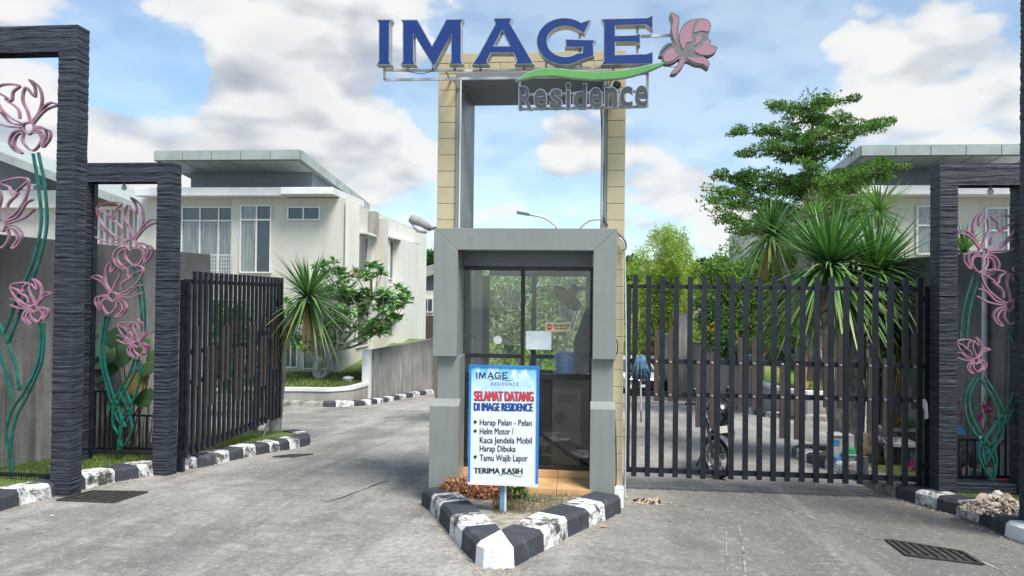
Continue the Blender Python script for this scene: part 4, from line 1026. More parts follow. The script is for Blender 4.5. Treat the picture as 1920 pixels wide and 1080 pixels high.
# ================================================================== gates
DG = 9.2
gz_t, gz_b = FY(1450, 519, DG).z, FY(1450, 901, DG).z
rails_z = [FY(1450, y, DG).z for y in (539.5, 682, 744.5, 890.5)]
gx0, gx1 = XY(1178, DG), XY(1724, DG)
BW = .031
rg = thing('slatted_gate', 'closed black slatted gate right of the booth with brown wood slats', 'gate', ((gx0 + gx1) / 2, DG, gz_b))
BAR = [1189.8, 1215, 1241, 1267, 1293, 1319, 1345, 1371.5, 1398, 1424.5, 1450.5, 1477, 1504, 1531, 1558, 1586, 1613, 1641, 1669, 1697, 1724]
for px in BAR:
    x = FY(px, 710, DG).x; mb = MB(); mb.box(x - BW, x + BW, DG - .02, DG + .02, gz_b + rnd.uniform(-.006, .006), gz_t + rnd.uniform(-.008, .008)); mb.build('bar', M_black, rg)
for z, h in zip(rails_z, (.024, .030, .030, .030)):
    mb = MB(); mb.box(gx0 - .01, gx1, DG + .0205, DG + .055, z - h, z + h); mb.build('rail', M_black, rg)
x = FY(1178, 710, DG).x; mb = MB(); mb.box(x - .025, x + .025, DG + .0, DG + .05, gz_b + .07, rails_z[0] + .03); mb.build('end_post', M_black, rg)
for (px, yt, yb) in ((1231, 618, 752), (1257, 618, 753), (1309, 663, 801), (1334.7, 664, 803), (1388, 633, 770), (1414, 633, 770), (1466.7, 681, 822), (1494, 682, 824), (1549, 626, 764), (1576, 626, 766), (1631, 670, 812), (1659.5, 672, 816), (1715, 626, 767)):
    x = FY(px, (yt + yb) / 2, DG).x; mb = MB(); mb.box(x - .029, x + .029, DG - .012, DG + .02, FY(px, yb, DG).z, FY(px, yt, DG).z)
    s_ = mb.build('wood_slat', M_wood, rg)
    mb = MB()
    for z in rails_z[1:3]: mb.lathe([(.010, -.022), (.012, -.012)], (x, DG, z), 8, axis='y')
    mb.build('bolt', M_galv, s_)
# hinge post
mb = MB(); xh = FY(1737, 720, DG).x; mb.box(xh - .03, xh + .03, DG - .02, DG + .05, gz(DG) - .05, rails_z[0] + .03); mb.build('hinge_post', M_black, rg)
for z in (rails_z[0] - .12, rails_z[1], rails_z[3] + .15):
    mb = MB(); mb.box(gx1 - .02, xh + .02, DG + .02, DG + .05, z - .03, z + .03); mb.build('hinge', M_black, rg)
mb = MB(); c = FY(1734, 767, DG - .03)
pts = [(1730, 749), (1735, 748), (1739, 756), (1740, 772), (1741, 783), (1736, 787), (1733, 784), (1734, 772), (1730, 762)]
mb.prism([FY(x_, y_, DG - .035 + rnd.uniform(-.008, .008)) for x_, y_ in pts], (0, .004, 0)); tag(mb.build('torn_paper', M_white), 'torn white paper scrap stuck on the right hinge post', 'paper')
# left gate, swung open
H0 = FY(347, 858, 9.32); zbL_ = H0.z; ztL_ = FY(352, 508, 9.32).z; H1 = FZ(526, 782, zbL_)
dg = Vector((H1.x - H0.x, H1.y - H0.y, 0)); Lg = dg.length; dg.normalize(); ng = Vector((dg.y, -dg.x, 0))
lg = thing('slatted_gate', 'open black slatted gate on the left swung in along the kerb', 'gate', ((H0.x + H1.x) / 2, (H0.y + H1.y) / 2, zbL_))
hz = ztL_ - zbL_; N = 22
rz = [zbL_ + hz * f for f in (.03, .395, .56, .945)]
for i in range(N):
    p = H0 + dg * (Lg * (i + .2) / (N - .6)); zt_ = ztL_ if i else ztL_ - .14
    mb = MB(); mb.obox((p.x, p.y, (zbL_ + zt_) / 2), dg * .030, ng * .018, (0, 0, (zt_ - zbL_) / 2)); mb.build('bar', M_black, lg)
for z in rz:
    c = (H0 + H1) / 2 - ng * .038; mb = MB(); mb.obox((c.x, c.y, z), dg * Lg / 2, ng * .017, (0, 0, .028)); mb.build('rail', M_black, lg)
for k_, (i, f0, f1) in enumerate(((1.6, .37, .70), (3.6, .24, .58), (4.6, .24, .58), (6.6, .36, .69), (7.6, .36, .69), (9.6, .22, .55), (10.6, .22, .55), (12.6, .34, .68), (13.6, .34, .68), (15.6, .26, .60), (16.6, .26, .60), (18.6, .36, .70), (19.6, .36, .70))):
    p = H0 + dg * (Lg * (i + .1) / (N - .6)); mb = MB(); mb.obox((p.x, p.y, zbL_ + hz * (f0 + f1) / 2), dg * .026, ng * .013, (0, 0, hz * (f1 - f0) / 2)); mb.build('wood_slat', M_wood, lg)
hp = FY(332, 700, 9.2); mb = MB(); mb.box(hp.x - .035, hp.x + .035, 9.30, 9.37, gz(9.3), ztL_ - .12); mb.build('hinge_post', M_black, lg)
for z in (ztL_ - .35, zbL_ + hz * .55, zbL_ + .25):
    mb = MB(); mb.obox(((hp.x + H0.x) / 2, 9.34, z), (abs(H0.x - hp.x) / 2 + .03, 0, 0), (0, .02, 0), (0, 0, .03)); mb.build('hinge', M_black, lg)
p = H0 + dg * Lg * .86; mb = MB(); mb.tube([(p.x, p.y, zbL_ + .1), (p.x - .03, p.y - .25, gz(p.y) + .12)], .022, 8); mb.build('prop_leg', M_black, lg)

# mop hanging on the right gate
pm = FY(1201, 690, DG - .06); mop = thing('mop', 'blue string mop hanging head up on the closed gate', 'mop', pm)
M_mop = plain("faded_blue_mop_yarn", (.10, .20, .31), .95, var=.35, scale=20, bump=.6, bscale=80)
mb = MB()
topm = FY(1201, 668, DG - .06)
for i in range(90):
    an = i * 2.4; rr = .008 + .045 * ((i * 37) % 90) / 90
    q0_ = topm + Vector((math.cos(an) * rr * .8, math.sin(an) * rr * .5, rnd.uniform(-.01, .02))); l = rnd.uniform(.19, .30)
    mb.tube([q0_, q0_ + Vector((math.cos(an) * rr * .6, math.sin(an) * rr * .4, -l * .5)), q0_ + Vector((math.cos(an) * (rr * 1.25 + .018), math.sin(an) * rr * .7, -l))], [.012, .012, .010], 5)
mb.build('mop_head', M_mop, mop, smooth=True)
mb = MB(); mb.tube([FY(1201, 695, DG - .06), FY(1202, 770, DG - .06)], .010, 8); mb.build('handle', M_galv, mop)
mb = MB(); mb.tube([FY(1202, 770, DG - .06), FY(1202.5, 792, DG - .06)], .012, 8); mb.build('grip', M_plastg, mop)
mb = MB(); mb.tube([topm + Vector((0, 0, -.2)), topm + Vector((0, 0, -.28))], [.045, .03], 10); mb.build('clamp', M_black, mop)

# ================================================================== houses
def house(kind, label, loc, mirror=None):
    """the two-storey house at the left; mirror = (left corner x, right corner x) builds its mirrored neighbour"""
    D = 25.2; X = FY(638, 560, D).x
    def mp(v): return v if mirror is None else Vector((mirror - (v.x - X), v.y, v.z))
    zg = FY(560, 700, D).z - .5
    root = thing('two_storey_house', label, 'house', mp(Vector((FY(450, 700, D).x, D, zg))))
    def done(mb, nm, mat, par=root, **k):
        mb.v = [mp(v) for v in mb.v]
        if mirror is not None: mb.f = [f[::-1] for f in mb.f]
        return mb.build(nm, mat, par, **k)
    zs0, zs1 = FY(450, 367, 24.5).z, FY(450, 351, 24.5).z
    yb = FX(697, 500, X).y; ye = FX(796, 500, X).y
    xl = FY(255, 500, D).x
    mb = MB(); mb.box(xl, X - .001, D, ye - .1, zg, zs0 - .002); done(mb, 'wall', M_plast)
    xr_ = FY(437, 500, D).x
    mb = MB(); mb.box(xr_, X + .08, D - .16, D - .001, zg, zs0 - .004); done(mb, 'wall', M_plast)
    # rear wing along the side street
    z2 = FX(697, 402, X).z
    mb = MB(); mb.box(X - 4, X + .10, yb, ye, zg - 2, z2); done(mb, 'wall', M_plastw)
    pa, pb_ = FX(737, 500, X + .1).y, FX(757, 500, X + .1).y
    mb = MB(); mb.box(X + .101, X + .55, pa, pb_ + 1.2, FX(745, 683, X).z, FX(745, 452, X).z); done(mb, 'wall_projection', M_plastw)
    mb = MB(); mb.box(X + .101, X + .5, yb, yb + .6, zg - 1, z2 - .15); done(mb, 'wall_projection', M_plast)
    # slab canopy
    xc = FY(627, 360, 24.5).x
    mb = MB(); mb.box(FY(252, 360, 24.5).x, FY(530, 360, 24.5).x, 24.5, yb - .02, zs0, zs1); mb.box(FY(530, 360, 24.5).x + .001, xc, 24.3, FX(683, 380, xc).y, zs0 + .02, zs1 - .03); done(mb, 'canopy_slab', M_white, bevel=.02)
    # recessed grey upper floor and mono-pitch roof
    x0, x1 = FY(358, 330, 25.7).x, FY(565, 330, 25.7).x + .4
    rx0, rx1 = FY(289, 290, 24).x, FY(563, 290, 24).x; zr1, zr0 = FY(430, 283.5, 24).z, FY(430, 298.5, 24).z
    back = FX(693, 384, rx1); th = zr1 - zr0
    if mirror is not None: back = Vector((rx1, 27.4, zr1 - (zr1 - back.z) * 3.4 / (back.y - 24)))
    ym = min(31, back.y - .2)
    mb = MB(); mb.prism([(x0, 25.7, zs1 - .03), (x1, 25.7, zs1 - .03), (x1, 25.7, zr0 - .05), (x0, 25.7, zr0 - .05)], (0, .4, 0))
    zk = zr0 - (zr1 - back.z) * (ym - 24) / (back.y - 24)
    mb.prism([(x1 - .001, 26.101, zs1 - .06), (x1 - .001, ym, zs1 - .06), (x1 - .001, ym, zk - .02), (x1 - .001, 26.101, zr0 - (zr1 - back.z) * 2.1 / (back.y - 24) - .02)], (-.3, 0, 0))
    done(mb, 'upper_wall', M_greyd)
    mb = MB(); mb.prism([(rx0, 24, zr0), (rx0, 24, zr1), (rx0, back.y, back.z), (rx0, back.y, back.z - th)], (rx1 - rx0, 0, 0)); rf = done(mb, 'roof', M_greyd)
    mb = MB(); n = 5
    for i in range(n):
        a = rx0 + (rx1 - rx0) * i / n; b = rx0 + (rx1 - rx0) * (i + 1) / n
        mb.box(a + .012, b - .012, 23.97, 23.998, zr0 - .02, zr1 + .03)
    m_ = 9
    for i in range(m_):
        for e, xx in ((0, rx1 + .001), (1, rx0 - .03)):
            t0, t1 = i / m_ + .004, (i + 1) / m_ - .004
            A_ = Vector((xx, 24, zr1 + .03)).lerp(Vector((xx, back.y, back.z + .03)), t0); B_ = Vector((xx, 24, zr1 + .03)).lerp(Vector((xx, back.y, back.z + .03)), t1)
            mb.prism([A_, B_, B_ - Vector((0, 0, th + .05)), A_ - Vector((0, 0, th + .05))], (.029, 0, 0))
    done(mb, 'fascia', M_fascia, rf)
    mb = MB()
    for i in range(6):
        a = rx0 + .15 + (rx1 - rx0 - .3) * i / 6; b = rx0 + .15 + (rx1 - rx0 - .3) * (i + 1) / 6
        sl_ = (zr1 - back.z) / (back.y - 24)
        mb.prism([(a + .02, 24.15, zr0 - .15 * sl_ - .004), (b - .02, 24.15, zr0 - .15 * sl_ - .004), (b - .02, 25.6, zr0 - 1.6 * sl_ - .004), (a + .02, 25.6, zr0 - 1.6 * sl_ - .004)], (0, 0, -.02))
    done(mb, 'soffit_panel', M_fascia, rf)
    # windows: list of (outer px box, vertical mullions, horizontal transoms, pane materials)
    def win(x0, y0, x1, y1, vs, hs, D_, mats, fw=2.6):
        mb = MB(); fbar(mb, x0, y0, x1, y0 + fw, D_ - .07, .1); fbar(mb, x0, y1 - fw, x1, y1, D_ - .07, .1)
        mb2 = MB()
        xs_ = [x0] + vs + [x1]
        for i, v_ in enumerate(xs_):
            a = v_ if i == 0 else (v_ - fw if i == len(xs_) - 1 else v_ - fw / 2); fbar(mb, a, y0 + fw, a + fw, y1 - fw, D_ - .071, .1)
        for h_ in hs: fbar(mb, x0 + fw, h_ - fw / 2, x1 - fw, h_ + fw / 2, D_ - .068, .09)
        w_ = done(mb, 'window', M_white)
        ys_ = [y0] + hs + [y1]
        for i in range(len(xs_) - 1):
            for j in range(len(ys_) - 1):
                mb = MB(); fbar(mb, xs_[i] + 1, ys_[j] + 1, xs_[i + 1] - 1, ys_[j + 1] - 1, D_ - .02, .01); done(mb, 'pane', mats[(i + j * (len(xs_) - 1)) % len(mats)], w_)
    gd, gc, gb = M_gdark, M_gcurt, M_gblue
    if mirror is None:
        win(339, 387, 435, 516, [374, 409], [413.5], D, [gd, gd, gd, gc, gc, gc])
        win(449, 384, 508, 512, [480], [412], D - .16, [gc, gb, gc, gb])
        win(538, 387, 600, 413, [568.5], [], D - .16, [gb, gb])
    else:
        win(441, 386, 473, 470, [], [420], D - .16, [gc, gc])
        win(258, 389, 366, 490, [331], [428], D, [gc, gc, gc, gc])
    win(532, 600, 558, 690, [545], [], D - .16, [gd, gd])
    win(568, 575, 625, 693, [], [], D - .16, [gc])
    win(352, 560, 430, 690, [391], [], D, [gc, gd])
    # balcony rail
    if mirror is None or True:
        mb = MB(); d_ = 24.7
        for i in range(9): fbar(mb, 396 + i * 4.6, 479, 396.8 + i * 4.6, 516, d_, .02)
        fbar(mb, 394, 477, 437, 479, d_, .03)
        for y_ in (486, 493, 500, 507): fbar(mb, 394, y_, 437, y_ + .8, d_ - .012, .012)
        done(mb, 'balcony_railing', M_galv)
    # side wall: fins, windows
    mb = MB()
    for i in range(4):
        ya = FX(643 + i * 6, 450, X).y; mb.box(X + .081 - (.08 if i > 2 else 0), X + .22, ya, ya + .12, FX(650, 560, X).z, zs0 - .01)
    done(mb, 'wall_fin', M_plastw)
    def swin(pa, pb2, y0, y1, XX, mat=gd):
        ya, yb2 = FX(pa, y0, XX).y, FX(pb2, y0, XX).y; z1 = FX((pa + pb2) / 2, y0, XX).z; z0 = FX((pa + pb2) / 2, y1, XX).z; f_ = .05
        mb = MB(); mb.box(XX, XX + .06, ya, ya + f_, z0, z1); mb.box(XX, XX + .06, yb2 - f_, yb2, z0, z1); mb.box(XX, XX + .058, ya + f_, yb2 - f_, z0, z0 + f_); mb.box(XX, XX + .058, ya + f_, yb2 - f_, z1 - f_, z1)
        w_ = done(mb, 'window', M_white); mb = MB(); mb.box(XX + .001, XX + .02, ya + f_, yb2 - f_, z0 + f_, z1 - f_); done(mb, 'pane', mat, w_)
        mb = MB(); mb.box(XX, XX + .35, ya - .15, yb2 + .15, z1 + .02, z1 + .1); done(mb, 'sun_shade', M_plastw, w_)
    swin(670, 688, 442, 512, X + .001, gd); swin(714, 723, 447, 523, X + .1); swin(729, 736, 450, 524, X + .1); swin(763, 776, 457, 525, X + .1, gb)
    swin(713, 721, 590, 628, X + .1); swin(728, 735, 590, 626, X + .1); swin(668, 690, 560, 650, X + .001)
    mb = MB(); mb.box(X - .5, X + .3, FX(690, 400, X).y, FX(697, 400, X).y, FX(690, 440, X).z, FX(690, 396, X).z); done(mb, 'stained_parapet', M_low)
    return root, X, D, zg
hl, HX, HD, HZ = house('left', 'cream two storey house with grey sloped roof left of the booth', None)
HRX = FY(1525, 560, 25.2).x
house('right', 'cream two storey house half hidden behind the right palms', None, HRX)
# neighbour house behind the left wall
t = thing('neighbour_house', 'cream house behind the tall left boundary wall with air conditioner', 'house', FY(120, 600, 27.5))
D_ = 27.5
mb = MB(); fbar(mb, -160, 389, 262, 700, D_, 6); mb.build('wall', M_plast, t)
mb = MB(); fbar(mb, -160, 357, 112, 389, D_ - .4, 5.9); fbar(mb, 112.2, 383, 262, 392, D_ - .39, 5); mb.build('canopy_slab', M_plastw, t)
mb = MB(); A_ = [(-160, 250), (262, 392), (262, 392), (-160, 392)]
mb.prism([FY(-160, 250, D_ + .2), FY(262, 384, D_ + .2), FY(-160, 384, D_ + .2)], (0, 4, 0)); mb.build('upper_wall', M_greyd, t)
mb = MB(); n = 9; 
for i in range(n):
    a = Vector((-160 + (415) * i / n, 225 + 155 * i / n, 0)); b = Vector((-160 + 415 * (i + .985) / n, 225 + 155 * (i + .985) / n, 0))
    mb.prism([FY(a.x, a.y, D_ - 1.0), FY(b.x, b.y, D_ - 1.0), FY(b.x, b.y + 16, D_ - 1.0), FY(a.x, a.y + 16, D_ - 1.0)], (0, 6, 0))
rf = mb.build('roof', M_fascia, t)
M_rt = plain("brown_roof_tiles", (.30, .17, .12), .8, var=.35, scale=30, bump=1, bscale=40)
mb = MB(); mb.prism([FY(182, 366, D_ - .5), FY(240, 386, D_ - .5), FY(182, 386, D_ - .5)], (0, .3, 0)); mb.build('tiled_roof', M_rt, t)
mb = MB()
for i in range(8): fbar(mb, 172 + i * 11, 393, 176 + i * 11, 470, D_ - .12, .1)
mb.build('wall_fin', M_plastw, t)
p = FY(62, 357, D_ - .2); ac = thing('air_conditioner', 'white air conditioner unit on the neighbour house ledge', 'air conditioner', p)
mb = MB(); a = FY(49, 357, D_ - .2); b = FY(78, 346, D_ - .2); mb.box(a.x, b.x, D_ - .4, D_ - .05, a.z, b.z); mb.build('casing', M_white, ac, bevel=.01)
mb = MB(); c = FY(66, 351.5, D_ - .41); mb.lathe([(.08, 0), (.075, -.01), (.02, -.01)], c, 16, axis='y'); mb.build('fan_grille', M_plastg, ac)
# far house seen past the booth's left side
t = thing('distant_house', 'small pale house with grey roof far down the left street', 'house', FY(800, 700, 46))
mb = MB(); fbar(mb, 768, 545, 850, 735, 46, 6); mb.build('wall', M_plastw, t)
mb = MB(); mb.prism([FY(768, 508, 45.5), FY(850, 485, 45.5), FY(850, 503, 45.5), FY(768, 528, 45.5)], (0, 6, 0)); mb.build('roof', M_fascia, t)
mb = MB(); mb.prism([FY(768, 527, 46.2), FY(850, 502, 46.2), FY(850, 546, 46.2), FY(768, 546, 46.2)], (0, 5, 0)); mb.build('upper_wall', M_greyd, t)
mb = MB(); fbar(mb, 789, 557, 812, 586, 45.9, .09); w_ = mb.build('window', M_white, t)
mb = MB(); fbar(mb, 793, 561, 801, 582, 45.86, .03); fbar(mb, 803, 561, 810, 582, 45.86, .03); mb.build('pane', M_gdark, w_)
mb = MB(); fbar(mb, 796, 592, 830, 640, 45.5, .1); mb.build('brown_panel', M_wood, t)
# small roofs beyond the right gate
t = thing('distant_house', 'tiny white house with dark roof beyond the bamboo', 'house', FY(1335, 530, 95))
mb = MB(); fbar(mb, 1305, 516, 1352, 560, 95, 6); mb.build('wall', M_plastw, t)
mb = MB(); mb.prism([FY(1302, 517, 94), FY(1312, 503, 94), FY(1346, 501, 94), FY(1356, 517, 94)], (0, 8, 0)); mb.build('roof', M_greyd, t)

# ================================================================== garden walls, kerbs and lawns either side
def garden(kpts, cols, lowspan, cappy, tall, mirror, lab, capx):
    kw = [G(*p) for p in kpts]
    kerb('kerb', kw, cols, KM, True, .22, .15, 'painted kerb along the %s garden wall' % lab)
    nr = inward(kw, True); wl = [p + n * .45 for p, n in zip(kw, nr)]
    n0, n1 = lowspan
    zc = FY(capx, cappy, wl[(n0 + n1) // 2].y).z
    mb = MB()
    for i in range(n0, n1):
        a, b = wl[i], wl[i + 1]; na, nb = nr[i] * .16, nr[i + 1] * .16; zb = min(gz(a.y), gz(b.y)) - .1
        for (za, zb2, o, mi) in ((zb, zc - .1, 0, 0), (zc - .099, zc, -.03, 1)):
            q = [a + nr[i] * o, b + nr[i + 1] * o, b + nb - nr[i + 1] * o, a + na - nr[i] * o]
            lo = [Vector((p.x, p.y, za)) for p in q]; hi = [Vector((p.x, p.y, zb2)) for p in q]; k0 = len(mb.v); mb.v += lo + hi
            mb.face([k0 + 4, k0 + 5, k0 + 6, k0 + 7], mi)
            for e in range(4): f = (e + 1) % 4; mb.face([k0 + e, k0 + f, k0 + 4 + f, k0 + 4 + e], mi)
    tag(mb.build('garden_wall', [M_low, M_white]), 'low concrete garden wall with white coping, %s garden' % lab, 'wall')
    return kw, wl, nr, zc
KPL = [(813, 738), (800, 740), (788, 742), (775, 744.2), (762, 746.8), (750, 749.2), (739, 751.3), (729, 753.3), (719, 755.2), (708, 757), (697, 758.8), (685, 760.5), (664, 762), (630, 763), (605, 763), (560, 762), (480, 761), (380, 760), (250, 760)]
kwL, wlL, nrL, zcL = garden(KPL[::-1], [3, 3, 3, 3, 0, 1, 0, 1, 0, 1, 0, 1, 0, 1, 0, 1, 0, 1], (0, 10), 727, None, False, 'left', 600)
# tall retaining wall along the left street
def tallwall(A_, B_, zt0, zt1, th, label, name='retaining_wall'):
    d = Vector((B_.x - A_.x, B_.y - A_.y, 0)).normalized(); n = Vector((-d.y, d.x, 0)); mb = MB()
    za, zb = gz(A_.y) - .2, gz(B_.y) - .2
    P = [Vector((A_.x, A_.y, za)), Vector((B_.x, B_.y, zb)), Vector((B_.x, B_.y, zt1)), Vector((A_.x, A_.y, zt0))]
    mb.prism(P, n * th); o = mb.build(name, M_ret); return tag(o, label, 'wall')
A_ = wlL[10]; zA = FY(729, 658, A_.y).z; Bp = G(813, 738); B_ = wlL[-1]; zB = FY(813, 634, B_.y).z
ext = (B_ - A_) * .8
tallwall(A_, B_ + ext, zA, zA, .16, 'tall grey retaining wall beside the left street')
wc = A_; mb = MB(); mb.box(A_.x - .22, A_.x + .04, A_.y - .18, A_.y - .002, gz(A_.y) - .1, zA + .02); tag(mb.build('wall_pier', M_white), 'white end pier of the left retaining wall', 'pier')
# lawn left
mb = MB(); lawn = [p + n * .15 for p, n in zip(wlL[:11], nrL[:11])]
zl_ = zcL - .08; zh_ = FY(560, 696, HD).z
for i in range(10):
    a, b = lawn[i], lawn[i + 1]
    mb.poly([Vector((a.x, a.y, zl_)), Vector((b.x, b.y, zl_)), Vector((b.x if i < 6 else max(b.x, HX - .5), HD + .1, zh_)), Vector((a.x if i < 6 else max(a.x, HX - .5), HD + .1, zh_))])
a = lawn[10]; e_ = wlL[-1] + ext
mb.poly([Vector((HX - .6, HD + .09, zh_)), Vector((a.x, a.y, zl_)), Vector((e_.x - .1, e_.y, zA - .2)), Vector((HX - .6, e_.y, zA - .2))])
struct(mb.build('lawn', M_lawn, org=(0, 0, 0)), 'raised lawn in front of the left house', 'lawn'); LAWN_L = (lawn, zl_, zh_)
# right side
KPR = [(1262, 744), (1280, 747), (1300, 751), (1320, 755), (1340, 759), (1360, 763.5), (1380, 768), (1395, 772), (1412, 777), (1435, 782), (1470, 786), (1510, 789), (1560, 791), (1620, 793), (1700, 795), (1800, 797), (1900, 799)]
kwR, wlR, nrR, zcR = garden(KPR, [3, 3, 3, 3, 3, 3, 0, 1, 0, 1, 0, 3, 3, 3, 3, 3], (7, 16), 735, None, True, 'right', 1600)
A_ = wlR[0]; B_ = wlR[7]; zA2 = FY(1300, 638, wlR[2].y).z; zB2 = FY(1390, 671, B_.y).z
ext2 = (A_ - B_) * .5
tallwall(A_ + ext2, B_, zA2, zB2, .16, 'weathered retaining wall beside the street behind the closed gate')
pj = wlR[1]; zz = FY(1285, 588, pj.y).z; pjx0, pjx1 = FY(1272, 650, pj.y).x, FY(1299, 650, pj.y).x
mb = MB(); mb.box(pjx0, pjx1 - .1, pj.y, pj.y + .2, gz(pj.y) - .2, zz); tag(mb.build('wall_pier', M_ret), 'tall concrete pier rising from the right retaining wall', 'pier')
mb = MB(); mb.box(pjx1 - .098, pjx1, pj.y, pj.y + .2, gz(pj.y) - .2, zz - .01); tag(mb.build('edge_strip', M_white), 'white strip on the right edge of the concrete pier', 'strip')  # plain white strip along the pier's right edge
mb = MB(); lawn2 = [p + n * .15 for p, n in zip(wlR[7:], nrR[7:])]; zlr = zcR - .08
for i in range(len(lawn2) - 1):
    a, b = lawn2[i], lawn2[i + 1]; mb.poly([Vector((a.x, a.y, zlr)), Vector((b.x, b.y, zlr)), Vector((max(b.x, HRX + .5), HD + .1, zh_)), Vector((max(a.x, HRX - .5), HD + .1, zh_))])
a = lawn2[0]; e2 = wlR[0]
mb.poly([Vector((a.x, a.y, zlr)), Vector((HRX + .6, HD + .09, zh_)), Vector((HRX + .6, e2.y, zA2 - .2)), Vector((e2.x + .2, e2.y, zA2 - .2))])
struct(mb.build('lawn', M_lawn, org=(0, 0, 0)), 'raised lawn in front of the right house', 'lawn')
# white garden lamp on the left lawn
p = FY(653, 716, 23.0); p.z = zl_ + .1; t = thing('garden_lamp', 'small white drum lamp on the lawn by the left garden wall', 'lamp', p)
mb = MB(); mb.lathe([(.14, -.1), (.14, .06)], p, 16); mb.build('drum', M_white, t); mb = MB(); mb.lathe([(.17, .061), (.17, .10), (.05, .13)], p, 16); mb.build('cap', M_white, t)
# green bank and median behind the booth
mb = MB()
M_bank = plain("bright_bank_grass", (.20, .27, .035), .95, var=.0, col2=(.075, .13, .02), scale=1.4, bump=1, bscale=18)
xa, xb = -7.5, 12.5; ny = 8; nx = 16
for j in range(ny + 1):
    y = 35 + 26 * j / ny; z0 = gz(y)
    for i in range(nx + 1):
        x = xa + (xb - xa) * i / nx; e = min(1, i / 2, (nx - i) / 2)
        mb.v.append(Vector((x * (1 + .25 * j / ny) + rnd.uniform(-.3, .3), y, z0 - .1 + 3.6 * e * (1 - (1 - j / ny) ** 1.6) + (rnd.uniform(-.15, .15) if j else 0))))
for j in range(ny):
    for i in range(nx): a = j * (nx + 1) + i; mb.face([a, a + 1, a + nx + 2, a + nx + 1])
struct(mb.build('grass_bank', M_bank, org=(0, 0, 0), smooth=True), 'bright green grass bank rising behind the booth', 'bank')
mb = MB(); xA, xB = FY(868, 560, 15).x, FY(1095, 560, 15).x
mb.poly([(xA, 14.5, gz(14.5) + .12), (xB, 14.5, gz(14.5) + .12), (xB + .3, 27, gz(27) + .12), (xA - .3, 27, gz(27) + .12)])
struct(mb.build('median', M_bank, org=(0, 0, 0)), 'grass median between the two streets behind the booth', 'median')

# double arm street lamp behind the booth
D_ = 24; p = FY(1068, 700, D_); p.z = gz(D_); t = thing('street_lamp', 'double arm street lamp rising behind the booth roof', 'street lamp', p)
tp = FY(1068, 470, D_)
mb = MB(); mb.tube([p, tp], [.09, .06], 10); mb.build('pole', M_galv, t)
for arm, hd in (([(1067, 500), (1058, 448), (1044, 426), (1022, 409), (992, 402)], ((992, 402), (969, 398))), ([(1069, 500), (1078, 445), (1090, 425), (1107, 413), (1128, 411)], ((1128, 411), (1150, 409)))):
    mb = MB(); mb.tube(catmull(P3(arm, D_), 6), .035, 8); mb.build('arm', M_galv, t, smooth=True)
    a, b = FY(*hd[0], D_), FY(*hd[1], D_); d_ = (b - a) / 2; mb = MB(); mb.obox((a + b) / 2, d_, (0, .10, 0), Vector((0, 0, .045))); mb.build('lamp_head', M_plastg, t, bevel=.02)
# ================================================================== vegetation
def rdir(): 
    while True:
        v = Vector((rnd.uniform(-1, 1), rnd.uniform(-1, 1), rnd.uniform(-1, 1)))
        if .05 < v.length < 1: return v.normalized()
def clump(mb, c, rad, n, L, W, flat=1.0, updir=.25, droop=.15, hollow=.35):
    for _ in range(n):
        d = rdir(); r = hollow + (1 - hollow) * rnd.random() ** .6
        p = c + Vector((d.x * rad * r, d.y * rad * r, d.z * rad * r * flat))
        ld = (d + rdir() * .9 + Vector((0, 0, updir))).normalized()
        l = L * rnd.uniform(.7, 1.25); mb.leaf(p, ld, l, W * rnd.uniform(.75, 1.2), rdir(), 0, rnd.random(), droop)
def yucca_head(mb, c, n, L, W, up=None, spread=1.0, droop=.28, mbd=None, nd=0):
    up = (up or Vector((0, 0, 1))).normalized(); a = up.orthogonal().normalized(); b = up.cross(a)
    for i in range(n):
        t = (i + .5) / n; el = math.asin(max(-.75, .99 - 1.62 * t * spread)); az = i * 2.39996 + rnd.uniform(-.2, .2)
        d = up * math.sin(el) + (a * math.cos(az) + b * math.sin(az)) * math.cos(el)
        l = L * rnd.uniform(.72, 1.12) * (1 if t > .12 else .8)
        mb.sword(c + d * .04 + up * rnd.uniform(-.06, .06), d, l, W * rnd.uniform(.8, 1.15), droop * (.12 + 1.1 * t) * rnd.uniform(.2, 1.9), 5, 0, min(1, rnd.random() * .8 + (.30 if t > .6 and rnd.random() < .45 else 0)))
    if mbd:
        for i in range(nd):
            az = rnd.uniform(0, 6.28); d = -up * rnd.uniform(.5, .9) + (a * math.cos(az) + b * math.sin(az)) * rnd.uniform(.25, .6)
            mbd.sword(c - up * .08, d, L * rnd.uniform(.6, 1.0), W * .8, .35, 3, 0, rnd.random())

def yucca(label, base, head_list, trunk_mat=M_barkp, leaf=L_yucca, r0=.10, cat='yucca plant', dead=8, W=.052, mid_=None):
    t = thing('yucca_plant', label, cat, base)
    for (c, L, n) in head_list:
        mb = MB(); mid = base.lerp(c, .5) + Vector((rnd.uniform(-.08, .08), rnd.uniform(-.05, .05), 0)); mid = mid_ or mid; path = catmull([base + Vector((0, 0, -.1)), mid, c], 6)
        mb.tube(path, [r0, r0 * .55], 9); mb.build('trunk', trunk_mat, t, smooth=True)
        mb = MB(); md = MB(); yucca_head(mb, c, n, L, W, (c - mid) * .3 + Vector((0, 0, 1)), mbd=md, nd=dead); mb.build('leaf_crown', leaf, t, tone=True)
        if dead: md.build('dead_leaves', L_dead, t, tone=True)
    return t
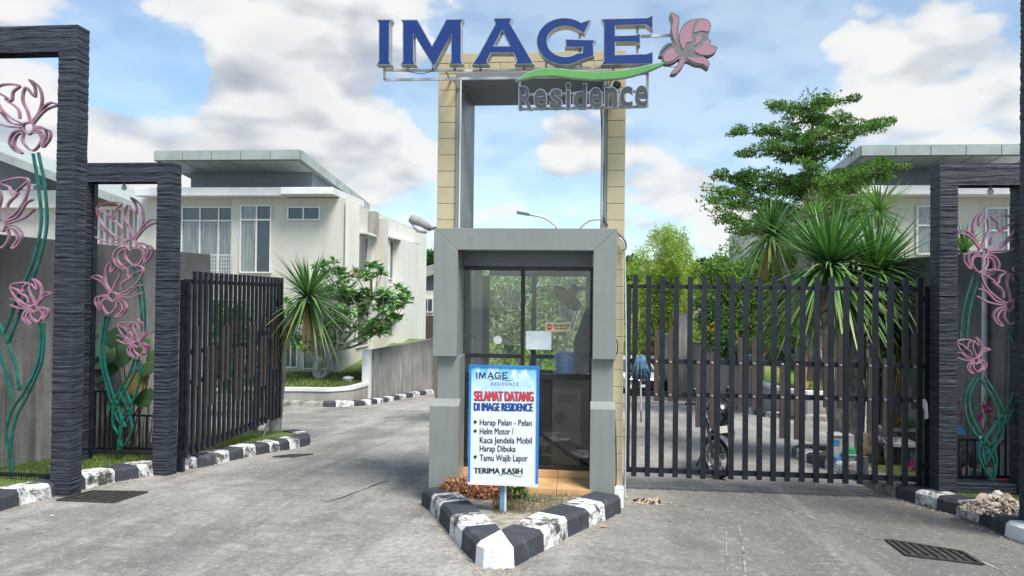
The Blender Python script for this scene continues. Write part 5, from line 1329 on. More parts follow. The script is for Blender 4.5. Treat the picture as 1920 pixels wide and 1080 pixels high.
# left yuccas on the verge end, behind the open gate
D_ = 12.6
b_ = Vector((XY(478, 13.4), 13.4, gz(13.4) + .12))
yucca('tall spiky yucca with hanging dry leaves behind the open gate end', b_, [(FY(578, 556, D_), 1.0, 170)], leaf=L_yuccab, dead=34, W=.055, mid_=FY(500, 660, 13.2), r0=.085)
D_ = 13.3; b_ = Vector((XY(520, D_), D_, gz(D_) + .1))
yucca('lower dark yucca seen through the bars of the open gate', b_, [(FY(535, 612, D_), .78, 80), (FY(488, 640, D_), .8, 80)], leaf=L_yuccab, dead=6)
# right yucca clump in the verge
def rbase(px, D): return Vector((XY(px, D), D, gz(D) + .12))
b_ = rbase(1590, 12.6)
yucca('big yucca with a thick flaky whitish trunk behind the closed gate', b_, [(FY(1556, 500, 12.3), 1.5, 460), (FY(1602, 560, 12.5), 1.1, 200)], M_barkw, L_yucca, .24, dead=10, W=.058)
b_ = rbase(1600, 13.4)
yucca('tall leaning yucca left of the big one behind the gate', b_, [(FY(1447, 438, 13.6), 1.0, 170)], M_barkp, L_yuccab, .10, dead=22, W=.058)
b_ = rbase(1645, 13.0)
yucca('broad yucca between the big one and the right stone portal', b_, [(FY(1642, 510, 12.6), 1.35, 380), (FY(1700, 560, 12.7), 1.0, 160)], M_bark, L_yucca, .12, dead=8, W=.055)
b_ = rbase(1665, 14.5)
yucca('slim yucca rising behind the others in front of the right house', b_, [(FY(1648, 395, 14.6), .88, 100), (FY(1530, 408, 15.2), .7, 60)], M_bark, L_mid, .09, dead=5)
b_ = rbase(1690, 12.4)
yucca('low dark yucca with leaves down to the ground beside the tables', b_, [(FY(1690, 650, 12.2), .85, 110), (FY(1655, 600, 12.6), .8, 90)], M_bark, L_dark, .10, dead=8)
b_ = Vector((q1.x + .9, 11.5, -.6))
yucca('yucca peeping over the wall inside the right stone portal', b_, [(FY(1808, 470, 12.2), .62, 70)], M_bark, L_yucca, .09, dead=0)
# pink plume plant
c = FY(1528, 398, 17); mb = MB(); clump(mb, c, .35, 260, .11, .012, 1.4, .5)
tag(mb.build('flower_plume', mk_leaf("mauve_grey_plume", (.20, .15, .16), (.42, .34, .34), .3), tone=True), 'greyish pink flower plume among the right yuccas', 'flower')

# layered tree behind the yuccas
D_ = 21.0
base = Vector((XY(1525, D_), D_, FY(1525, 715, D_).z))
tr = thing('layered_tree', 'tall tree with flat layered branches beside the right house', 'tree', base)
topc = FY(1528, 185, D_)
mb = MB(); tpath = catmull([base, base.lerp(topc, .35) + Vector((.15, 0, 0)), base.lerp(topc, .7) + Vector((-.1, .1, 0)), topc], 6); mb.tube(tpath, [.17, .02], 9)
crown = MB(); k = D_ / F
def layer(px, py, ex, ey, n, dy, den=1.0, thick=.22):
    """a spray from the stem at (px,py) to a tip (ex,ey); dy = how far the tip stands nearer (-) or farther"""
    a = FY(px, py, D_); e = FY(ex, ey, D_); e.y += dy
    mid = a.lerp(e, .5) + Vector((0, 0, .10 * (e - a).length * .5)); path = catmull([a, mid, e], 6)
    mb.tube(path, [.05, .012], 5)
    L = (e - a).length
    for i in range(n):
        t = .18 + .85 * (i / n) ** .9; p = path[min(len(path) - 1, int(t * (len(path) - 1)))] + Vector((rnd.uniform(-.25, .25), rnd.uniform(-.45, .45) * (1.2 - t * .5), rnd.uniform(-.5, 1) * thick * .7))
        rr = rnd.uniform(.16, .32) * (1.1 - .4 * t)
        clump(crown, p, rr, int(80 * den), .085, .042, .42, -.05, .25)
        if rnd.random() < .4: mb.tube([path[min(len(path) - 1, int(t * (len(path) - 1)))], p], [.015, .006], 4)
for (py, lx, ly, rx, ry) in ((205, 1445, 192, 1580, 205), (228, 1478, 230, 1574, 222), (262, 1372, 244, 1655, 236), (285, 1395, 285, 1640, 250), (300, 1440, 290, 1605, 275), (345, 1345, 325, 1680, 312), (360, 1372, 338, 1688, 325), (372, 1400, 352, 1640, 335),
                            (405, 1322, 358, 1600, 360), (425, 1335, 380, 1590, 380), (450, 1340, 405, 1560, 400), (470, 1365, 430, 1560, 430)):
    w_ = max(abs(1528 - lx), abs(rx - 1528))
    layer(1520, py, lx, ly, max(5, int(abs(1525 - lx) / 8)), rnd.uniform(-1.2, .8)); layer(1528, py, rx, ry, max(5, int(abs(rx - 1525) / 8)), rnd.uniform(-1.2, .8))
    for s_ in (-1, 1):
        a = FY(1525, py, D_); n_ = max(4, int(w_ / 16))
        for m_ in range(1):
            ex = 1525 + rnd.uniform(-.55, .55) * w_; layer(1525, py, ex, (ly + ry) / 2 + rnd.uniform(-6, 12), n_, s_ * w_ * k * rnd.uniform(.5, .9))
for i in range(14): clump(crown, FY(1535 + rnd.uniform(-32, 38), 185 + rnd.uniform(-12, 14), D_), .12, 12, .09, .04)
for (x, y) in ((1345, 370), (1370, 395), (1352, 402), (1365, 470), (1385, 455), (1330, 380), (1390, 425), (1375, 480)): clump(crown, FY(x, y, D_ - .5), .32, 80, .10, .05, .8, -.3, .4)
mb.build('trunk', M_bark, tr, smooth=True); crown.build('crown', L_tree, tr, tone=True)

def bush(name, label, cat, blobs, leaf, L, W, base, trunk=None, dens=1.0, tmat=M_bark, flowers=None, group=None, hollow=.55):
    """blobs: (centre, radius, flatness); clumps of leaves fill the outer part of each"""
    t = thing(name, label, cat, base, group); mb = MB()
    for (c, r, fl) in blobs:
        n = max(6, int(26 * dens * (r / .5)))
        for _ in range(n):
            d = rdir(); q = c + Vector((d.x * r, d.y * r, d.z * r * fl)) * (hollow + (1 - hollow) * rnd.random())
            clump(mb, q, r * .28 + L * .3, int(16 + 10 * rnd.random()), L, W, .8)
    mb.build('foliage', leaf, t, tone=True)
    if trunk:
        mt = MB()
        for pth, r in trunk: mt.tube(catmull(pth, 6), r, 7)
        mt.build('trunk', tmat, t, smooth=True)
    if flowers:
        for (c, r, n) in flowers[1]:
            mf = MB(); clump(mf, c, r, n, r * .8, r * .5); mf.build('flower', flowers[0], t, tone=True)
    return t
def B(px, py, D, rpx, fl=.8, dy=0): c = FY(px, py, D); c.y += dy; return (c, rpx * D / F, fl)

# frangipani on the left lawn
D_ = 23.6; base = FY(598, 712, D_); fr = thing('frangipani_tree', 'frangipani tree with bare grey limbs on the left lawn', 'tree', base)
mt = MB(); ml = MB(); mf = MB()
fork = FY(604, 668, D_); fork2 = FY(625, 655, D_)
mt.tube(catmull([base, FY(594, 690, D_), fork], 5), [.16, .11], 9); mt.tube([base + Vector((.05, 0, 0)), FY(612, 700, D_), fork2], [.10, .085], 8)
tips = []; nodes = []
for (px, py, fk) in ((575, 640, 0), (585, 600, 0), (605, 590, 0), (600, 640, 0), (640, 600, 1), (660, 570, 1), (630, 560, 1), (685, 590, 1), (700, 560, 1), (710, 620, 1), (670, 635, 1), (650, 640, 1), (725, 580, 1), (620, 620, 0)):
    e = FY(px, py, D_); e.y += rnd.uniform(-.9, .9); s_ = fork if fk == 0 else fork2; mid = s_.lerp(e, .5) + Vector((rnd.uniform(-.1, .1), 0, -.12 * (e - s_).length)); nodes.append(e)
    mt.tube(catmull([s_, mid, e], 5), [.055, .028], 7)
for (px, py) in [(625, 505), (655, 510), (705, 515), (690, 540), (735, 548), (745, 560), (720, 580), (742, 585), (700, 600), (680, 570), (660, 545), (630, 550), (600, 560), (590, 590), (570, 610), (560, 580), (640, 590), (665, 615), (700, 630), (715, 615), (630, 630), (610, 620), (585, 640), (640, 560), (605, 535), (575, 545), (675, 525), (715, 560), (730, 600), (670, 590)]:
    for r_ in range(5):
        e = FY(px + rnd.uniform(-15, 15), py + rnd.uniform(-13, 16), D_); e.y += rnd.uniform(-1.5, 1.5)
        s_ = min(nodes, key=lambda q: (q - e).length); mid = s_.lerp(e, .5) + Vector((rnd.uniform(-.06, .06), 0, -.05))
        mt.tube(catmull([s_, mid, e], 3), [.03, .014], 5); tips.append(e)
for e in tips:
    n = rnd.randint(11, 15)
    for i in range(n):
        az = i * 2.4; el = rnd.uniform(-.15, .9); d = Vector((math.cos(az) * math.cos(el), math.sin(az) * math.cos(el), math.sin(el)))
        ml.leaf(e, d, rnd.uniform(.30, .46), .14, None, 0, rnd.random(), .3)
for (px, py) in ((664, 509),): mf = MB(); clump(mf, FY(px, py, D_ - .9), .15, 24, .09, .06); mf.build('flower', L_pinkf, fr, tone=True)
mt.build('trunk', M_barkp, fr, smooth=True); ml.build('crown', L_fran, fr, tone=True)

# green bushes glimpsed through the open left gate
D_ = 17; gb_ = Vector((XY(425, D_), D_, gz(D_)))
bush('hibiscus_bush', 'green bush with one red flower behind the open left gate', 'bush', [B(415, 590, D_, 36), B(440, 640, D_, 36), B(400, 650, D_, 36), B(430, 700, D_, 45), B(455, 590, D_, 22)], L_mid, .12, .06, gb_, flowers=(mk_leaf("red_petals", (.5, .03, .06), (.7, .06, .12), .3), [(FY(437, 611, D_ - .7), .10, 26), (FY(432, 620, D_ - .7), .06, 12)]))
# bamboo clump beyond the right gate
D_ = 38; base = Vector((XY(1252, D_), D_, gz(D_))); t = thing('bamboo_clump', 'bright lime bamboo clump with feathery tops beyond the gate', 'bamboo', base)
ml = MB(); ms = MB()
for i in range(100):
    ex = rnd.gauss(1250, 36); ey = 418 + abs(ex - 1250) * 1.0 + rnd.uniform(0, 95) ** 1.0
    e = FY(ex, ey, D_); e.y += rnd.uniform(-1.8, 1.8); b0 = base + Vector((rnd.uniform(-1.5, 1.5), rnd.uniform(-.8, .8), 0))
    mid = b0.lerp(e, .6) + Vector((0, 0, (e.z - b0.z) * .12)); path = catmull([b0, mid, e, e + Vector(((e.x - base.x) * .18, 0, -.25))], 7); ms.tube(path, [.03, .006], 4)
    for p in path[4:]:
        frac = (p.z - b0.z) / max(.1, e.z - b0.z); clump(ml, p, .42 if frac < .8 else .22, 34 if frac < .8 else 9, .30, .035, .8, -.2, .3, .1)
ms.build('stems', M_barko, t); ml.build('foliage', L_lime, t, tone=True)
# hedge of lime shrubs on the bank
mb = MB()
for i in range(420):
    y = rnd.uniform(34.6, 47); j = (y - 35) / 26; x = rnd.uniform(-7.0, 11.5); z = gz(y) - .1 + 3.6 * max(0, (1 - (1 - max(0, j)) ** 1.6))
    clump(mb, Vector((x, y, z + rnd.uniform(0, .5))), rnd.uniform(.4, .8), 42, .30, .09, .7, .3)
o = mb.build('ground_cover', L_lime, tone=True); tag(o, 'bright lime undergrowth covering the bank behind the booth', 'ground cover', kind='stuff')
# mid trees right of the street
D_ = 27.0
bush('leafy_tree', 'dense green tree above the wall behind the closed gate', 'tree', [B(1385, 530, D_, 48), B(1350, 510, D_, 30), B(1430, 530, D_, 50), B(1345, 560, D_, 38), B(1400, 580, D_, 50), B(1450, 580, D_, 42), B(1350, 615, D_, 36), B(1385, 630, D_, 32), B(1470, 500, D_, 40), B(1420, 500, D_, 36)], L_bright, .16, .08, Vector((XY(1420, D_), D_, -1.6)),
     [([Vector((XY(1420, D_), D_, -1.6)), FY(1415, 660, D_), FY(1400, 600, D_)], [.10, .04]), ([FY(1415, 680, D_), FY(1450, 640, D_), FY(1455, 590, D_)], [.07, .03])], dens=1.5)
D_ = 22.0
bush('small_tree', 'small tree with an orange brown trunk on the right lawn', 'tree', [B(1505, 590, D_, 40), B(1480, 620, D_, 36), B(1540, 600, D_, 36), B(1460, 600, D_, 28), B(1520, 640, D_, 26), B(1440, 640, D_, 24)], L_bright, .13, .07, FY(1506, 735, D_),
     [([FY(1506, 738, D_), FY(1508, 690, D_), FY(1504, 640, D_), FY(1512, 590, D_)], [.13, .05]), ([FY(1420, 722, D_), FY(1408, 690, D_), FY(1390, 655, D_), FY(1380, 620, D_)], [.06, .03]), ([FY(1408, 690, D_), FY(1440, 655, D_), FY(1452, 610, D_)], [.05, .02])], tmat=M_barko)
D_ = 25.0
bush('flowering_shrub', 'dark shrub with a yellow flower above the retaining wall', 'bush', [B(1330, 600, D_, 26), B(1345, 640, D_, 24), B(1365, 655, D_, 20), B(1330, 570, D_, 20)], L_dark, .16, .08, Vector((XY(1340, D_), D_, -1)), flowers=(L_yelf, [(FY(1334, 613, D_ - .6), .13, 26)]))
# pale limbed tree on the median, seen through the booth glass
D_ = 17.0; base = Vector((XY(1010, D_), D_, gz(D_) + .1)); t = thing('pale_limbed_tree', 'grey green tree with pale bare limbs seen through the booth glass', 'tree', base)
mt = MB(); ml = MB()
forks = [FY(1010, 680, D_), FY(1060, 650, D_), FY(960, 640, D_)]
for fk in forks: mt.tube(catmull([base, base.lerp(fk, .6) + Vector((.05, 0, 0)), fk], 4), [.10, .06], 7)
for i in range(80):
    e = FY(rnd.uniform(880, 1120), rnd.uniform(478, 655), D_); e.y += rnd.uniform(-1.2, 1.4); s_ = min(forks, key=lambda q: (q - e).length)
    mid = s_.lerp(e, .5) + Vector((rnd.uniform(-.2, .2), 0, rnd.uniform(-.1, .15))); mt.tube(catmull([s_, mid, e], 4), [.045, .012], 5)
    clump(ml, e, .30, 36, .20, .055, .8); clump(ml, e + rdir() * .3, .22, 20, .18, .05, .8)
mt.build('trunk', M_barkp, t, smooth=True); ml.build('crown', L_sage, t, tone=True)
D_ = 30.0
bush('rounded_tree', 'green tree behind the pale limbed one beyond the booth', 'tree', [B(920, 560, D_, 60), B(1000, 540, D_, 60), B(1080, 560, D_, 60), B(880, 600, D_, 40), B(960, 600, D_, 45), B(1050, 600, D_, 45), B(1130, 590, D_, 35)], L_mid, .26, .12, Vector((XY(1000, D_), D_, gz(D_))),
     [([Vector((XY(1000, D_), D_, gz(D_))), FY(1000, 600, D_)], [.2, .1])], dens=1.0)
# far tree line
far = [(1185, 520, 75, 26), (1170, 500, 80, 22), (1318, 508, 82, 22), (1345, 500, 85, 20), (1362, 510, 70, 26), (1300, 525, 90, 20), (1210, 530, 88, 24), (1275, 530, 95, 26), (803, 485, 62, 15), (790, 500, 66, 20), (820, 495, 70, 22), (1390, 520, 95, 26), (880, 540, 95, 26), (930, 545, 95, 28)]
for i, (px, py, D_, r) in enumerate(far):
    lab = ['hazy green tree on the skyline %s' % w_ for w_ in ('left of the bamboo by the tower', 'just behind the tower pillar edge', 'right of the bamboo', 'over the tiny white house', 'left of the layered tree', 'between bamboo and tiny house', 'low behind the bamboo left flank', 'behind the bamboo foot', 'left of the booth in the gap', 'above the distant grey roof', 'beside the booth frame left edge', 'behind the dense green tree', 'seen low in the left booth pane', 'seen low in the booth centre')][i]
    base = Vector((XY(px, D_), D_, gz(D_))); s_ = r * D_ / F
    c = FY(px, py, D_)
    bl = [(c + Vector((rnd.uniform(-.7, .7) * s_, rnd.uniform(-.5, .5) * s_, rnd.uniform(-.8, .35) * s_)), s_ * rnd.uniform(.5, .8), .85) for _ in range(4)] + [(c - Vector((0, 0, s_ * 1.4)), s_ * 1.0, 1.0)]
    bush('skyline_tree', lab, 'tree', bl, L_dark if i % 3 else L_mid, .55, .30, base, [([base, c], [.25, .08])], dens=.35 * max(.35, 1.6 / s_), group='trees along the skyline')

# island planting
D_ = G(890, 935, .1).y
t_b = G(885, 945, .1)
bl = [B(x, y, D_ + dd_, r, .8) for x, y, r, dd_ in ((850, 912, 22, .1), (868, 922, 26, 0), (890, 928, 28, -.05), (912, 928, 26, -.05), (930, 922, 22, 0), (880, 908, 24, .25), (905, 908, 22, .25), (840, 904, 14, .3), (858, 934, 16, -.1), (930, 902, 18, .25))]
bush('red_leaf_shrub', 'low shrub of small reddish leaves in the kerb island', 'shrub', bl, L_red, .045, .030, t_b, dens=3.6, hollow=.3)
b_ = G(968, 945, .1); t = thing('leafy_plant', 'small green plant behind the welcome board post', 'plant', b_); mb = MB()
for i in range(46):
    az = rnd.uniform(0, 6.28); el = rnd.uniform(.2, 1.3); d = Vector((math.cos(az) * math.cos(el), math.sin(az) * math.cos(el), math.sin(el)))
    mb.leaf(b_ + d * rnd.uniform(.05, .2), d, rnd.uniform(.10, .17), .045, None, 0, rnd.random() * .6, .35)
mb.build('leaves', L_dark, t, tone=True)
b_ = G(1012, 905, .1); t = thing('croton_plant', 'thin pale leaved plant peeping right of the welcome board', 'plant', b_); mb = MB(); ms = MB()
for (px, py) in ((1014, 800), (1018, 815), (1016, 830), (1012, 850), (1020, 822), (1010, 790)):
    e = FY(px, py, b_.y); ms.tube([b_, e], [.006, .003], 4)
    for i in range(5): mb.leaf(e + Vector((0, 0, -.03 * i)), (rdir() + Vector((.4, 0, -.2))), .09, .022, None, 0, rnd.random(), .4)
ms.build('stems', M_bark, t); mb.build('leaves', L_ylw, t, tone=True)
def blades(name, label, pts_fn, n, h, w, mat, cat='grass'):
    mb = MB()
    for _ in range(n):
        p = pts_fn()
        if p is None: continue
        az = rnd.uniform(0, 6.28); l = h * rnd.uniform(.5, 1.3); lean = Vector((math.cos(az), math.sin(az), 0)) * l * rnd.uniform(.1, .7); s_ = Vector((-math.sin(az), math.cos(az), 0)) * w * .5
        mb.poly([p - s_, p + s_, p + lean + Vector((0, 0, l))], 0, rnd.random())
    return tag(mb.build(name, mat, tone=True), label, cat, kind='stuff')
def isl():
    p = G(rnd.uniform(925, 1140), rnd.uniform(905, 972), .10)
    q = inner[len(inner) - 6:]
    # stay behind the right arm of the kerb
    a, b = IR[9][3], IR[-1][3]
    if (b.x - a.x) * (p.y - a.y) - (b.y - a.y) * (p.x - a.x) < .02: return None
    return p
blades('dry_grass', 'short dry grass in the right half of the kerb island', isl, 12000, .07, .009, L_dryg)
def verge():
    i = rnd.randrange(3, min(len(LB) - 5, 17)); a, b = LB[i], LB[i + 1]; t = rnd.random(); p = a.lerp(b, t); u = rnd.random() ** 1.3 * 2.2
    return Vector((p.x - u, p.y, gz(p.y) + .135))
blades('verge_grass', 'short green grass along the left kerb', verge, 15000, .060, .009, L_grass)
def verge2():
    i = rnd.randrange(0, 13); a, b = RB[i], RB[i + 1]; p = a.lerp(b, rnd.random()); u = rnd.random() ** 1.2 * 2.4
    return Vector((p.x + u, p.y, gz(p.y) + .115))
blades('verge_grass', 'short green and dry grass along the right kerb', verge2, 9000, .055, .009, L_grass)
def lawnf(ln, zl0, xmin, n):
    def f():
        i = rnd.randrange(0, len(ln) - 1); p = ln[i].lerp(ln[i + 1], rnd.random()); t = rnd.random() ** 1.2 * .95
        y = p.y + (HD - p.y) * t; return Vector((p.x, y, zl0 + (LAWN_L[2] - zl0) * t))
    return f
blades('lawn_grass', 'mown grass of the left house lawn', lawnf(LAWN_L[0][1:], LAWN_L[1], 0, 0), 9000, .09, .03, L_grass)
blades('lawn_grass', 'mown grass of the right house lawn', lawnf(lawn2, zlr, 0, 0), 7000, .09, .03, L_grass)

# broad leaved plant behind the left lotus frame
D_ = 9.75; b_ = FY(225, 860, D_); t = thing('broad_leaved_plant', 'broad leaved plant with one yellowing leaf behind the left lotus frame', 'plant', b_)
ms = MB()
LV = [(185, 665, 40, -.6, 0), (165, 650, 34, -1.3, 0), (230, 660, 34, .5, 0), (200, 690, 30, -.3, 0), (262, 650, 26, .9, 0), (255, 712, 30, .25, 1), (215, 630, 26, .2, 0), (275, 690, 22, 1.2, 0), (240, 735, 26, .6, 0), (180, 700, 24, -1.0, 0), (215, 760, 22, -.4, 0), (270, 745, 26, .9, 0), (168, 620, 22, -.7, 0), (285, 665, 20, 1.4, 0)]
for (px, py, r, ang, yl) in LV:
    c = FY(px, py, D_ + rnd.uniform(-.1, .2)); k = r * D_ / F; mb = MB()
    ms.tube(catmull([b_ + Vector((rnd.uniform(-.2, .2), rnd.uniform(0, .2), 0)), b_.lerp(c, .6) + Vector((0, .1, 0)), c], 5), [.014, .008], 5)
    tipd = Vector((math.sin(ang) * .8, -.5, -math.cos(ang) * .7)).normalized(); sd_ = tipd.cross(Vector((.2 * math.sin(ang), -1, .4))).normalized(); up = sd_.cross(tipd)
    out = [(-.55, .0), (-.75, .35), (-.55, .72), (-.1, .85), (.4, .72), (.85, .4), (1.25, 0)]
    cols_ = []
    for (l, wv) in out: cols_.append([c + tipd * k * l - sd_ * k * wv + up * k * -.12 * wv, c + tipd * k * l + up * k * .06, c + tipd * k * l + sd_ * k * wv + up * k * -.12 * wv])
    b0 = len(mb.v)
    for r3 in cols_: mb.v += r3
    tn = rnd.random()
    for i in range(len(cols_) - 1):
        for q in range(2): mb.face([b0 + 3 * i + q, b0 + 3 * i + q + 1, b0 + 3 * i + q + 4, b0 + 3 * i + q + 3], 0, tn)
    o = mb.build('leaf', L_ylw if yl else L_big, t, smooth=True, tone=True)
    if yl: o['label'] = 'yellowing leaf'
ms.build('stems', M_bark, t, smooth=True)
mb = MB()
for i in range(60):
    p = b_ + Vector((rnd.uniform(-.4, .5), rnd.uniform(0, .5), -.05)); mb.tube([p, p + Vector((rnd.uniform(-.1, .1), rnd.uniform(-.05, .05), rnd.uniform(.3, .85)))], [.008, .004], 4)
tag(mb.build('dry_stalks', M_bark), 'thicket of dry brown stalks behind the left railing', 'stalks', kind='stuff')
# bougainvillea behind the right lotus frame
D_ = 9.7; b_ = FY(1815, 890, D_); t = thing('bougainvillea', 'thin bougainvillea with magenta flowers behind the right lotus frame', 'plant', b_); ms = MB(); mf = MB(); ml = MB()
for i in range(46):
    e = FY(rnd.uniform(1788, 1866), rnd.uniform(745, 850), D_ + rnd.uniform(-.1, .2)); ms.tube(catmull([b_ + Vector((rnd.uniform(-.15, .15), 0, 0)), b_.lerp(e, .5) + Vector((rnd.uniform(-.08, .08), 0, 0)), e], 4), [.006, .003], 4)
    for j in range(3): ml.leaf(e + rdir() * .06, rdir(), .045, .022, None, 0, rnd.random())
for (px, py) in ((1796, 752), (1803, 775), (1792, 780), (1814, 767), (1848, 763), (1839, 780), (1853, 772), (1880, 830), (1850, 765)): mf = MB(); clump(mf, FY(px, py, D_ - .05), .02, 18, .038, .034); mf.build('flower', L_mag, t, tone=True)
ms.build('stems', M_bark, t); ml.build('leaves', L_dark, t, tone=True)
# dark tangled dry shrub near the tables
D_ = 11.2; b_ = FY(1652, 862, D_); t = thing('dry_shrub', 'tangled dark dry shrub left of the tables behind the gate', 'shrub', b_); ms = MB()
for i in range(90):
    e = b_ + Vector((rnd.uniform(-.25, .25), rnd.uniform(-.2, .2), rnd.uniform(.15, .6))); ms.tube([b_ + Vector((rnd.uniform(-.15, .15), rnd.uniform(-.1, .1), 0)), b_.lerp(e, .5) + rdir() * .1, e], [.007, .003], 4)
ms.build('twigs', M_bark, t)
# ================================================================== vehicles
def xform(mb, M, start=0):
    for i in range(start, len(mb.v)): mb.v[i] = M @ mb.v[i]
# motorcycle behind the gate: local frame, front towards -y, wheelbase along y, then turned and placed
MP = G(1346, 897); MR = .285
moto = thing('motorcycle', 'black motorcycle parked behind the closed gate, front wheel turned', 'motorcycle', Vector((MP.x, MP.y, gz(MP.y))))
ML = Matrix.Translation(Vector((MP.x, MP.y + .02, gz(MP.y)))) @ Matrix.Rotation(R(-13), 4, 'Z')
ST = ML @ Matrix.Rotation(R(44), 4, 'Z')                    # steered front end
M_mplast = plain("glossy_black_plastic", (.012, .013, .015), .22, var=.1, coat=.5)
M_mgrey = plain("dark_grey_fender", (.10, .115, .14), .3, var=.1, coat=.3)
M_alloy = plain("silver_alloy", (.62, .63, .64), .32, .8, var=.08)
def mpart(fn, nm, mat, M, par=None, smooth=True):
    mb = MB(); fn(mb); xform(mb, M); return mb.build(nm, mat, par or moto, smooth=smooth)
def wheel(M, y0):
    cz = MR
    def tyre(mb): mb.lathe([(.225, -.04), (.262, -.048), (.280, -.03), (.287, 0), (.280, .03), (.262, .048), (.225, .04), (.225, -.04)], (0, y0, cz), 36, axis='x')
    w_ = mpart(tyre, 'wheel', M_tyre, M)
    def rim(mb):
        mb.lathe([(.226, -.035), (.226, .035), (.205, .03), (.195, 0), (.205, -.03), (.226, -.035)], (0, y0, cz), 36, axis='x')
        mb.lathe([(.05, -.05), (.05, .05)], (0, y0, cz), 16, axis='x')
        for i in range(5):
            a = i * 2 * math.pi / 5 + .3; d = Vector((0, math.cos(a), math.sin(a))); s_ = Vector((0, -math.sin(a), math.cos(a)))
            for e in (-.35, .35): mb.tube([Vector((0, y0, cz)) + d * .04, Vector((0, y0, cz)) + d * .205 + s_ * .06 * e], [.017, .013], 6)
    mpart(rim, 'rim', M_alloy, M, w_)
    def disc(mb):
        mb.lathe([(.11, -.052), (.11, -.048), (.06, -.048), (.06, -.052), (.11, -.052)], (0, y0, cz), 24, axis='x')
    mpart(disc, 'brake_disc', M_chrome, M, w_)
wheel(ST, 0)
def fender(mb):
    n = 12; b = len(mb.v)
    for i in range(n + 1):
        a = R(35 + 110 * i / n); r = .318
        for w_ in (-.058, -.035, 0, .035, .058): mb.v.append(Vector((w_, -math.cos(a) * r * 1.0, MR + math.sin(a) * (r - abs(w_) * .35))))
    for i in range(n):
        for k in range(4): a = b + i * 5 + k; mb.face([a, a + 1, a + 6, a + 5])
o = mpart(fender, 'front_fender', M_mgrey, ST); so2 = o.modifiers.new('t', 'SOLIDIFY'); so2.thickness = .006
def fork(mb):
    for x in (-.085, .085): mb.tube([(x, 0, MR), (x, .06, .50), (x * .9, .16, .80)], [.024, .022, .022], 8); mb.tube([(x, 0, MR), (x * .3, 0, MR)], .02, 8)
mpart(fork, 'fork', M_mgrey, ST)
def plate(mb): mb.obox((0, -.055, .665), (.115, 0, 0), Vector((0, -.003, 0)), (0, .008, .045))
o = mpart(plate, 'number_plate', M_white, ST @ Matrix.Translation((0, 0, 0)), smooth=False)
def lamp(mb):
    mb.lathe([(.02, .02), (.085, .0), (.10, .05), (.095, .11), (.05, .17)], (0, -.02, .80), 18, axis='y')
mpart(lamp, 'headlight', M_mplast, ST)
mpart(lambda mb: mb.lathe([(.002, -.012), (.06, -.006), (.078, .002)], (0, -.02, .80), 18, axis='y'), 'headlight_lens', M_gdark, ST)
def cowl(mb):
    mb.poly([(-.10, -.02, .88), (.10, -.02, .88), (.07, .08, 1.0), (-.07, .08, 1.0)]); mb.poly([(-.12, .05, .80), (-.10, -.02, .88), (-.07, .08, 1.0), (-.09, .14, .9)]); mb.poly([(.12, .05, .80), (.09, .14, .9), (.07, .08, 1.0), (.10, -.02, .88)])
    mb.poly([(-.10, -.03, .75), (.10, -.03, .75), (.10, -.02, .88), (-.10, -.02, .88)])
mpart(cowl, 'front_cowl', M_mplast, ST, smooth=False)
def bar(mb): mb.tube(catmull([(-.34, .24, .99), (-.24, .16, 1.0), (-.08, .14, .93), (.08, .14, .93), (.24, .16, 1.0), (.34, .24, .99)], 5), .013, 8)
mpart(bar, 'handlebar', M_mplast, ST)
for s_ in (-1, 1):
    mpart(lambda mb: mb.tube([(s_ * .25, .17, 1.0), (s_ * .36, .25, .99)], .019, 8), 'grip', M_tyre, ST)
    def mir(mb): mb.tube([(s_ * .22, .16, 1.0), (s_ * .27, .12, 1.16)], .006, 6)
    q_ = mpart(mir, 'mirror', M_mplast, ST)
    mpart(lambda mb: mb.obox((s_ * .29, .11, 1.19), (.055, 0, .01), (0, .012, 0), (0, 0, .035)), 'mirror_head', M_mplast, ST, q_)
    mpart(lambda mb: (mb.tube([(s_ * .06, -.02, .74), (s_ * .15, -.02, .74)], .010, 6), mb.lathe([(.012, -.03), (.026, -.01), (.026, .02), (.012, .03)], (s_ * .17, -.02, .74), 10, axis='x')), 'turn_signal', M_mplast, ST)
def body(mb):
    mb.tube([(0, .16, .72), (0, .35, .86), (0, .55, .88), (0, .72, .80)], [.10, .19, .19, .11], 12)
    mb.tube([(0, .2, .62), (0, .45, .42), (0, .75, .42), (0, .95, .62)], [.10, .16, .16, .08], 10)
mpart(body, 'tank_body', M_mplast, ML)
mpart(lambda mb: mb.tube([(0, .68, .82), (0, .9, .80), (0, 1.2, .84), (0, 1.42, .88)], [.09, .12, .11, .06], 10), 'saddle', M_tyre, ML)
mpart(lambda mb: mb.tube([(.13, .35, .36), (.14, .8, .30), (.14, 1.35, .40)], [.03, .035, .05], 8), 'exhaust', M_chrome, ML)
wheel(ML, 1.25)
mpart(lambda mb: mb.tube([(-.2, .6, .35), (-.32, .55, .02)], .012, 6), 'kickstand', M_mplast, ML)

